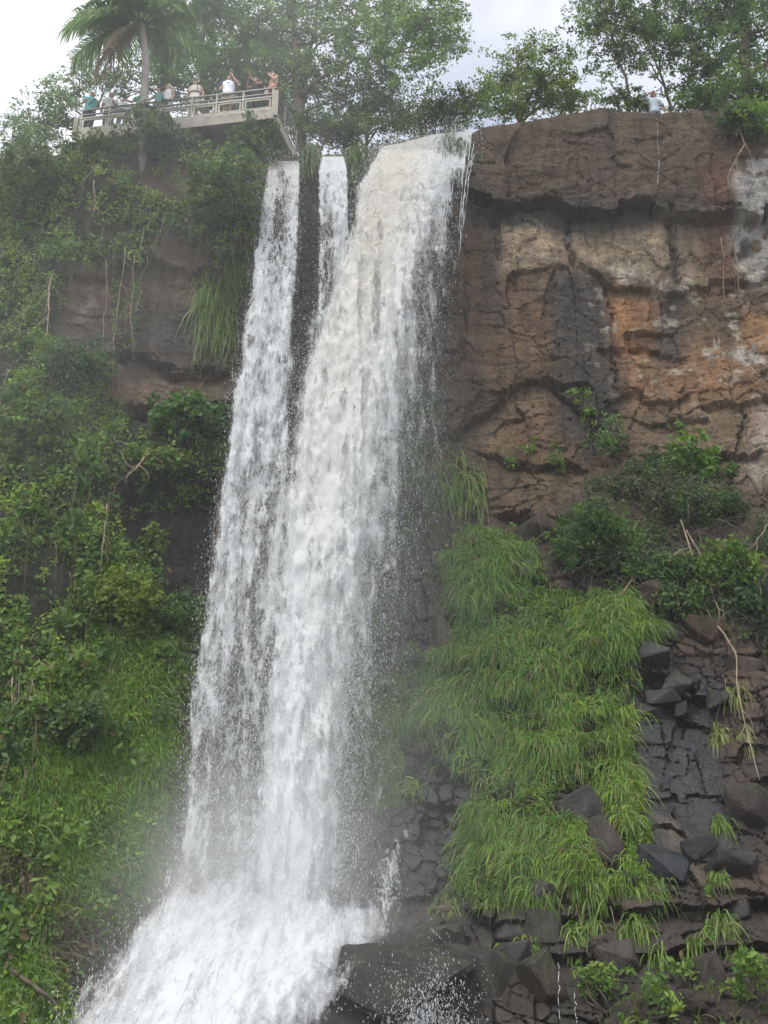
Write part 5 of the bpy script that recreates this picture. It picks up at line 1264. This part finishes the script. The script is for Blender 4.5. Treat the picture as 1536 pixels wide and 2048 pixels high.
# main fall
mainL = [(300, 745), (345, 716), (370, 697), (450, 690), (520, 668), (600, 636), (800, 562), (1000, 534), (1200, 510), (1400, 482), (1600, 460), (1790, 430)]
mainC = [(262, 950), (300, 940), (350, 892), (450, 845), (600, 800), (800, 750), (1000, 706), (1200, 668), (1400, 640), (1600, 618), (1790, 625)]
mainR = [(262, 952), (300, 950), (350, 935), (450, 922), (600, 905), (800, 890), (1000, 872), (1200, 830), (1400, 790), (1600, 760), (1790, 730)]
tab = lambda tb, y: I(y, [a for a, _ in tb], [b for _, b in tb])
def d_main(px, py, t, li):
    l, c, r = tab(mainL, py), tab(mainC, py), tab(mainR, py)
    inn = sstep(0, 1, (px - l) / (30 + .07 * (py - 300).clip(0))) 
    u = (px - c) / np.maximum(r - c, 6)
    core = 1.02 - I(py, [300, 500, 900, 1500], [.14, .14, .12, .08]) * 1.0
    vein = .34 * sstep(.0, .5, vnoise(px / 26 + 3 * li, py / 300, seed=33)) * I(py, [280, 340, 600, 1000], [0, .5, 1, .5])
    w = I(py, [300, 600, 1000, 1700], [34, 60, 75, 70])
    fall = 1 - .45 * sstep(-.5 * w, .6 * w, px - c) - .55 * sstep(.2 * w, 1.9 * w, px - c)
    spray = (.66 * np.exp(-np.clip(u, 0, None) * 2.6)) * (1 - sstep(.75, 1.0, u)) * I(py, [262, 330, 420, 700, 1200, 1700], [1, .9, 1.0, 1.0, .8, .6])
    return np.maximum((core - vein) * fall, spray * sstep(-2 * w, 0, px - c)) * inn * (1 - .9 * sstep(1760, 1880, py + 30 * vnoise(px / 40, 0 * px, seed=79))) - .05 * li
main_rows = [(300, 745, 953, 26.0), (345, 716, 940, 25.35), (370, 697, 935, 25.2), (450, 688, 925, 24.9), (520, 664, 915, 24.75), (600, 632, 906, 24.6), (800, 556, 892, 24.2), (1000, 526, 874, 23.6), (1200, 502, 832, 23.0), (1400, 474, 792, 22.4), (1600, 452, 762, 21.8), (1790, 425, 735, 21.2), (1890, 405, 715, 20.7)]
cream_m = lambda x, y: np.clip(np.exp(-((x - I(y, [280, 400, 700, 1000], [800, 770, 690, 640])) / 70) ** 2) * I(y, [262, 330, 480, 750, 1100, 1800], [.75, 1.0, .85, .5, .15, .1]), 0, 1) * .75
join_sheets('water', stream(main_rows, d_main, (0, .3, .6, .85), 23, 150, 520, lip=[297, 291, 286, 278, 270, 266, 263, 262], cream=cream_m, soft=lambda x, y: .15 + .8 * sstep(-15, 60, x - tab(mainC, y)), lump=.07, drops=60000, spread=.5), 'main fall, a thick white and cream column with spray drifting off its right side')
# foam and cascade at the foot
footL = [(1690, 395), (1720, 368), (1800, 285), (1900, 238), (1980, 150), (2048, 120), (2200, 90)]
footR = [(1690, 600), (1760, 670), (1820, 790), (1860, 790), (1900, 745), (1950, 715), (2000, 680), (2048, 640), (2200, 600)]
foot_rows = [(y, tab(footL, y), tab(footR, y), Y) for y, Y in ((1690, 21.3), (1720, 20.9), (1760, 20.4), (1820, 19.6), (1860, 19.1), (1900, 18.6), (1980, 17.5), (2048, 16.7), (2200, 15.2))]
def d_foot(px, py, t, li):
    l = I(py, [1690, 1720, 1800, 1900, 1990, 2048, 2200], [400, 385, 330, 300, 275, 255, 220]); 
    inner = sstep(-130, 110, px - l); r = tab(footR, py)
    rt = sstep(0, 150, r - px)
    return (.30 * (1 - inner) + .98 * inner) * (.30 + .70 * rt) * (.30 + .70 * sstep(1730, 1900, py)) * sstep(1690, 1830, py + 55 * vnoise(px / 45, 0 * px, seed=77) + 20 * vnoise(px / 15, 0 * px, seed=78)) * sstep(0, .05, t) - .04 * li
join_sheets('water', stream(foot_rows, d_foot, (0, .3, .6, .9, 1.2), 43, 160, 200, lump=.2, drops=9000, spread=.6, soft=1.0), 'heap of white foam and splash at the foot of the fall')
# side cascades
join_sheets('water', stream([(1660, 800, 825, 21.3), (1720, 760, 800, 20.9), (1780, 735, 812, 20.3), (1850, 735, 800, 19.5)], lambda px, py, t, li: .14 * sstep(0, .5, t) * sstep(0, .5, 1 - t) * sstep(1660, 1740, py) * sstep(1850, 1800, py), (0, .15), 53, 40, 80, netf=lambda x, y: .7 + 0 * x, drops=500, spread=.3, soft=.7),
            'thin side cascade running over black rock right of the foot')
join_sheets('water', stream([(1350, 392, 410, 21.9), (1380, 400, 440, 21.8), (1430, 408, 456, 21.7), (1480, 412, 468, 21.6)], lambda px, py, t, li: .78 * sstep(0, .5, t) * sstep(0, .5, 1 - t) * (1 - sstep(1400, 1490, py)) * sstep(1350, 1372, py), (0, .2), 57, 40, 60, soft=.6, drops=1200, spread=.2),
            'small white spout hitting the rock at the left edge of the fall')
# threads of water
def threads(name, lines, label, r=.018):
    mb = MB()
    for ln in lines:
        ln = np.asarray(ln, float); n = 40; t = np.linspace(0, 1, len(ln)); tt = np.linspace(0, 1, n)
        px, py, Y = [I(tt, t, ln[:, k]) for k in range(3)]
        q = at(px, py, Y) + .02 * np.stack([vnoise(tt * 11, float(px[0]), seed=3), vnoise(tt * 9, float(px[0]), seed=4), 0 * tt], 1)
        a = 0
        while a < n - 2:                                   # broken into lengths as falling threads are
            b = min(n, a + int(rng.integers(3, 10))); mb.tube(q[a:b], r * (.4 + .6 * np.sin(np.linspace(.15, 3.0, b - a))) * rng.uniform(.6, 1.2), 5); a = b + int(rng.integers(0, 2))
    me = mb.mesh(name, True)
    cc = np.ones((len(me.vertices), 4), np.float32); cc[:, :3] = WHITE; at_ = me.color_attributes.new('Col', 'FLOAT_COLOR', 'POINT'); at_.data.foreach_set('color', cc.ravel())
    return tag(link(name, me, M['drops']), label, None, None, 'structure')
def drop_mat():
    m, nt, N = new_mat('drops'); L = nt.links.new
    out = N('ShaderNodeOutputMaterial'); d = N('ShaderNodeBsdfDiffuse'); t = N('ShaderNodeBsdfTranslucent'); x = N('ShaderNodeMixShader'); x.inputs[0].default_value = .4
    d.inputs[0].default_value = t.inputs[0].default_value = (.82, .84, .85, 1); L(d.outputs[0], x.inputs[1]); L(t.outputs[0], x.inputs[2]); L(x.outputs[0], out.inputs[0]); return m
M['drops'] = drop_mat()
threads('water', [[(x0, 275 + 40 * rng.random(), 25.5), (x0 - 8, 345, 25.0), (x0 - 26 + 10 * rng.random(), 400 + 130 * rng.random(), 24.8)] for x0 in np.sort(rng.uniform(862, 948, 26))], 'thin white trickles combed through the grass tuft at the right end of the lip', .009)
threads('water', [[(1314, 236, 24.9), (1316, 262, 24.75), (1317, 320, 24.65), (1316, 370, 24.6)], [(962, 262, 25.5), (966, 290, 25.2), (964, 315, 25.1)]], 'thin trickles dropping from the brown rim on the right', .0045)
threads('water', [[(x, 1740, 20.6), (x - 8 + 4 * k, 1770, 20.3), (x - 25, 1830, 19.6), (x - 60, 1900, 18.8), (x - 115, 1955, 18.2)] for k, x in enumerate((342, 336))] + [[(300, 1880, 18.9), (240, 1950, 18.1), (190, 1990, 17.6)]], 'loose threads of water sliding down the left side of the foam', .012)
threads('water', [[(1115, 1925, 17.0), (1118, 1980, 16.6), (1122, 2050, 16.1)], [(1150, 1985, 16.7), (1152, 2050, 16.2)]], 'thin trickles over the rocks at the bottom right', .004)
# loose drops of the spray
nb = 2200
bx_ = rng.normal(850, 48, nb); by_ = 2055 - np.abs(rng.normal(0, 62, nb)) * (1 + .25 * np.sin(bx_ / 17)); qb = at(bx_, by_, 16.2 + 1.6 * rng.random(nb)); DROPS.append((qb, np.full(nb, .0)))
nv_ = 50000
vy = rng.uniform(420, 1780, nv_); vl = tab(mainC, vy); vr = tab(mainR, vy) + 20; vx = vl + (vr - vl) * rng.random(nv_) ** 2.2 * (.5 + .7 * rng.random(nv_)) - 25
DROPS.append((at(vx, vy, I(vy, [300, 800, 1790], [25.2, 23.9, 20.9]) - .6 + 1.2 * rng.random(nv_)), np.full(nv_, .1)))
pos = np.concatenate([a for a, _ in DROPS]); dd = np.concatenate([b for _, b in DROPS]); n = len(pos)
sz = .0026 + .0045 * rng.random(n) ** 3 + .008 * dd * rng.random(n) ** 2; el = 1.8 + 4.5 * rng.random(n)
oct_ = np.array([(1, 0, 0), (0, 1, 0), (-1, 0, 0), (0, -1, 0), (0, 0, 1), (0, 0, -1)], float)
sc = np.stack([sz, sz, sz * el], 1); v = pos[:, None, :] + oct_[None] * sc[:, None, :]
sh = rng.normal(size=(n, 1)) * .25; v[:, :, 0] += (oct_[None, :, 2] * sc[:, None, 2]) * sh
f = np.array([(0, 1, 4), (1, 2, 4), (2, 3, 4), (3, 0, 4), (1, 0, 5), (2, 1, 5), (3, 2, 5), (0, 3, 5)])
f = (np.arange(n)[:, None, None] * 6 + f[None]).reshape(-1, 3)
tag(link('spray_drops', mesh_np('spray_drops', v.reshape(-1, 3), f), M['drops']), 'flying drops of spray around the falling water', None, None, 'stuff')

# ------------------------------------------------------------------ mist drifting off the fall, and the air
def box(name, lo, hi, mat, label):
    m = MB(); x0, y0, z0 = lo; x1, y1, z1 = hi
    m.add([(x, y, z) for z in (z0, z1) for x, y in ((x0, y0), (x1, y0), (x1, y1), (x0, y1))], [(3, 2, 1, 0), (4, 5, 6, 7), (0, 1, 5, 4), (1, 2, 6, 5), (2, 3, 7, 6), (3, 0, 4, 7)])
    return tag(m.build(name, mat), label, None, None, 'stuff')
def mist_mat():
    m, nt, N = new_mat('mist'); L = nt.links.new
    out = N('ShaderNodeOutputMaterial'); v = N('ShaderNodeVolumePrincipled'); L(v.outputs[0], out.inputs['Volume'])
    v.inputs['Color'].default_value = (.97, .985, .99, 1); v.inputs['Anisotropy'].default_value = .1
    tc = N('ShaderNodeTexCoord'); sp = N('ShaderNodeSeparateXYZ'); L(tc.outputs['Object'], sp.inputs[0])
    def math_(op, a, b=None, c=None):
        n = N('ShaderNodeMath', operation=op)
        for i, q in enumerate((a, b, c)):
            if q is None: continue
            if isinstance(q, (int, float)): n.inputs[i].default_value = q
            else: L(q, n.inputs[i])
        return n.outputs[0]
    X, Y, Z = sp.outputs
    def gauss(cx, slope, cy, ys, r, rs, amp, zlo, zhi):
        """a soft column whose centre and radius change with height; amp between heights zlo (full) and zhi (none)"""
        ax_ = math_('SUBTRACT', X, math_('MULTIPLY_ADD', Z, slope, cx)); ay_ = math_('SUBTRACT', Y, math_('MULTIPLY_ADD', Z, ys, cy))
        rr = math_('MAXIMUM', math_('MULTIPLY_ADD', Z, rs, r), .5)
        d2 = math_('DIVIDE', math_('ADD', math_('POWER', math_('ABSOLUTE', ax_), 2.0), math_('POWER', math_('ABSOLUTE', ay_), 2.0)), math_('MULTIPLY', rr, rr))
        g = math_('POWER', 2.718, math_('MULTIPLY', d2, -1.0))
        mr = N('ShaderNodeMapRange', interpolation_type='SMOOTHSTEP'); mr.inputs['From Min'].default_value = zlo; mr.inputs['From Max'].default_value = zhi; mr.inputs['To Min'].default_value = amp; mr.inputs['To Max'].default_value = 0
        L(Z, mr.inputs['Value']); return math_('MULTIPLY', g, mr.outputs[0])
    g1 = gauss(-2.0, .12, 20.2, .17, 1.9, -.03, .055, 2, 24)       # along the fall
    g2 = gauss(-2.2, 0, 19.2, 0, 1.7, 0, .52, -.5, 4.0)         # over the foam
    g3 = gauss(.4, .03, 20.4, .15, 2.2, -.03, .016, 3, 20)
    g4 = gauss(-15.5, .44, 24.5, 0, 4.8, 0, .011, 32, 38)       # added thin volume over the platform, imitates veiling glare from bright sky     # veil drifting right
    nz = N('ShaderNodeTexNoise'); nz.inputs['Scale'].default_value = .45; nz.inputs['Detail'].default_value = 2; L(tc.outputs['Object'], nz.inputs['Vector'])
    mr = N('ShaderNodeMapRange'); mr.inputs['From Min'].default_value = .35; mr.inputs['From Max'].default_value = .65; mr.inputs['To Min'].default_value = .45; mr.inputs['To Max'].default_value = 1.5; L(nz.outputs['Fac'], mr.inputs['Value'])
    L(math_('MULTIPLY', math_('ADD', math_('ADD', math_('ADD', g1, g2), g3), g4), mr.outputs[0]), v.inputs['Density'])
    try: m.cycles.volume_step_rate = 1.0
    except Exception: pass
    return m
box('mist', (-16, 14.5, -2.4), (5.5, 30.0, 38), mist_mat(), 'mist of fine spray hanging round the falling water, plus added veil imitating sky glare')
hm, nt, N = new_mat('haze'); o_ = N('ShaderNodeOutputMaterial'); v_ = N('ShaderNodeVolumePrincipled'); nt.links.new(v_.outputs[0], o_.inputs['Volume'])
v_.inputs['Color'].default_value = (.94, .97, 1.0, 1); v_.inputs['Density'].default_value = .0011; v_.inputs['Anisotropy'].default_value = .3
box('haze', (-90, -90, -3.6), (90, 95, 48), hm, 'thin bright haze in the air over the whole gorge')
# ================================================================== light
SUN_EL, SUN_AZ = R(58), R(215)        # high, behind the camera to the left
W = bpy.data.worlds.new('World'); SC.world = W; W.use_nodes = True
nt = W.node_tree; nt.nodes.clear(); N = lambda t, **k: _node(nt, t, **k); Lk = nt.links.new
o = N('ShaderNodeOutputWorld'); bg = N('ShaderNodeBackground'); Lk(bg.outputs[0], o.inputs[0])
sky = N('ShaderNodeTexSky'); sky.sky_type = 'NISHITA'; sky.sun_disc = False; sky.sun_elevation = SUN_EL; sky.sun_rotation = SUN_AZ
sky.air_density = 1.0; sky.dust_density = 1.0
tc = N('ShaderNodeTexCoord'); n1 = N('ShaderNodeTexNoise'); n1.inputs['Scale'].default_value = 2.1; n1.inputs['Detail'].default_value = 5; n1.inputs['Roughness'].default_value = .55
mp = N('ShaderNodeMapping'); mp.inputs['Location'].default_value = (.35, .2, .1)
Lk(tc.outputs['Generated'], mp.inputs[0]); Lk(mp.outputs[0], n1.inputs['Vector'])
mr = N('ShaderNodeMapRange'); mr.inputs['From Min'].default_value = .40; mr.inputs['From Max'].default_value = .58; mr.inputs['To Min'].default_value = .45; mr.inputs['To Max'].default_value = 1.0; mr.clamp = True
Lk(n1.outputs['Fac'], mr.inputs['Value'])
ds = N('ShaderNodeVectorMath', operation='DISTANCE'); Lk(tc.outputs['Generated'], ds.inputs[0]); ds.inputs[1].default_value = (.02, .705, .709)
hr = N('ShaderNodeMapRange', interpolation_type='SMOOTHSTEP'); hr.inputs['From Min'].default_value = .05; hr.inputs['From Max'].default_value = .20; hr.inputs['To Min'].default_value = .55; hr.inputs['To Max'].default_value = 1; Lk(ds.outputs['Value'], hr.inputs['Value'])
mh = N('ShaderNodeMath', operation='MULTIPLY'); Lk(mr.outputs[0], mh.inputs[0]); Lk(hr.outputs[0], mh.inputs[1]); mr = mh
mx = N('ShaderNodeMix', data_type='RGBA'); Lk(mr.outputs[0], mx.inputs[0]); Lk(sky.outputs[0], mx.inputs[6]); mx.inputs[7].default_value = (10.2, 10.2, 10.6, 1)
Lk(mx.outputs[2], bg.inputs[0]); bg.inputs[1].default_value = .10
sd = bpy.data.lights.new('sun', 'SUN'); so = bpy.data.objects.new('sun', sd); COL.objects.link(so)
sd.energy = 1.5; sd.angle = R(14); sd.color = (1, .96, .9)
dirv = Vector((math.sin(SUN_AZ) * math.cos(SUN_EL), math.cos(SUN_AZ) * math.cos(SUN_EL), math.sin(SUN_EL)))
so.rotation_euler = (-dirv).to_track_quat('-Z', 'Y').to_euler(); so.location = (0, -20, 60)
SC.view_settings.view_transform = 'Standard'; SC.view_settings.look = 'None'; SC.view_settings.exposure = 0.75; SC.view_settings.gamma = 1.0
SC.render.engine = 'CYCLES'
c = SC.cycles
c.max_bounces = 6; c.diffuse_bounces = 3; c.glossy_bounces = 2; c.transmission_bounces = 3; c.transparent_max_bounces = 20; c.volume_bounces = 1
c.volume_step_rate = 2.0; c.volume_max_steps = 128
c.use_denoising = True
try: c.denoiser = 'OPENIMAGEDENOISE'
except Exception: pass
c.caustics_reflective = False; c.caustics_refractive = False
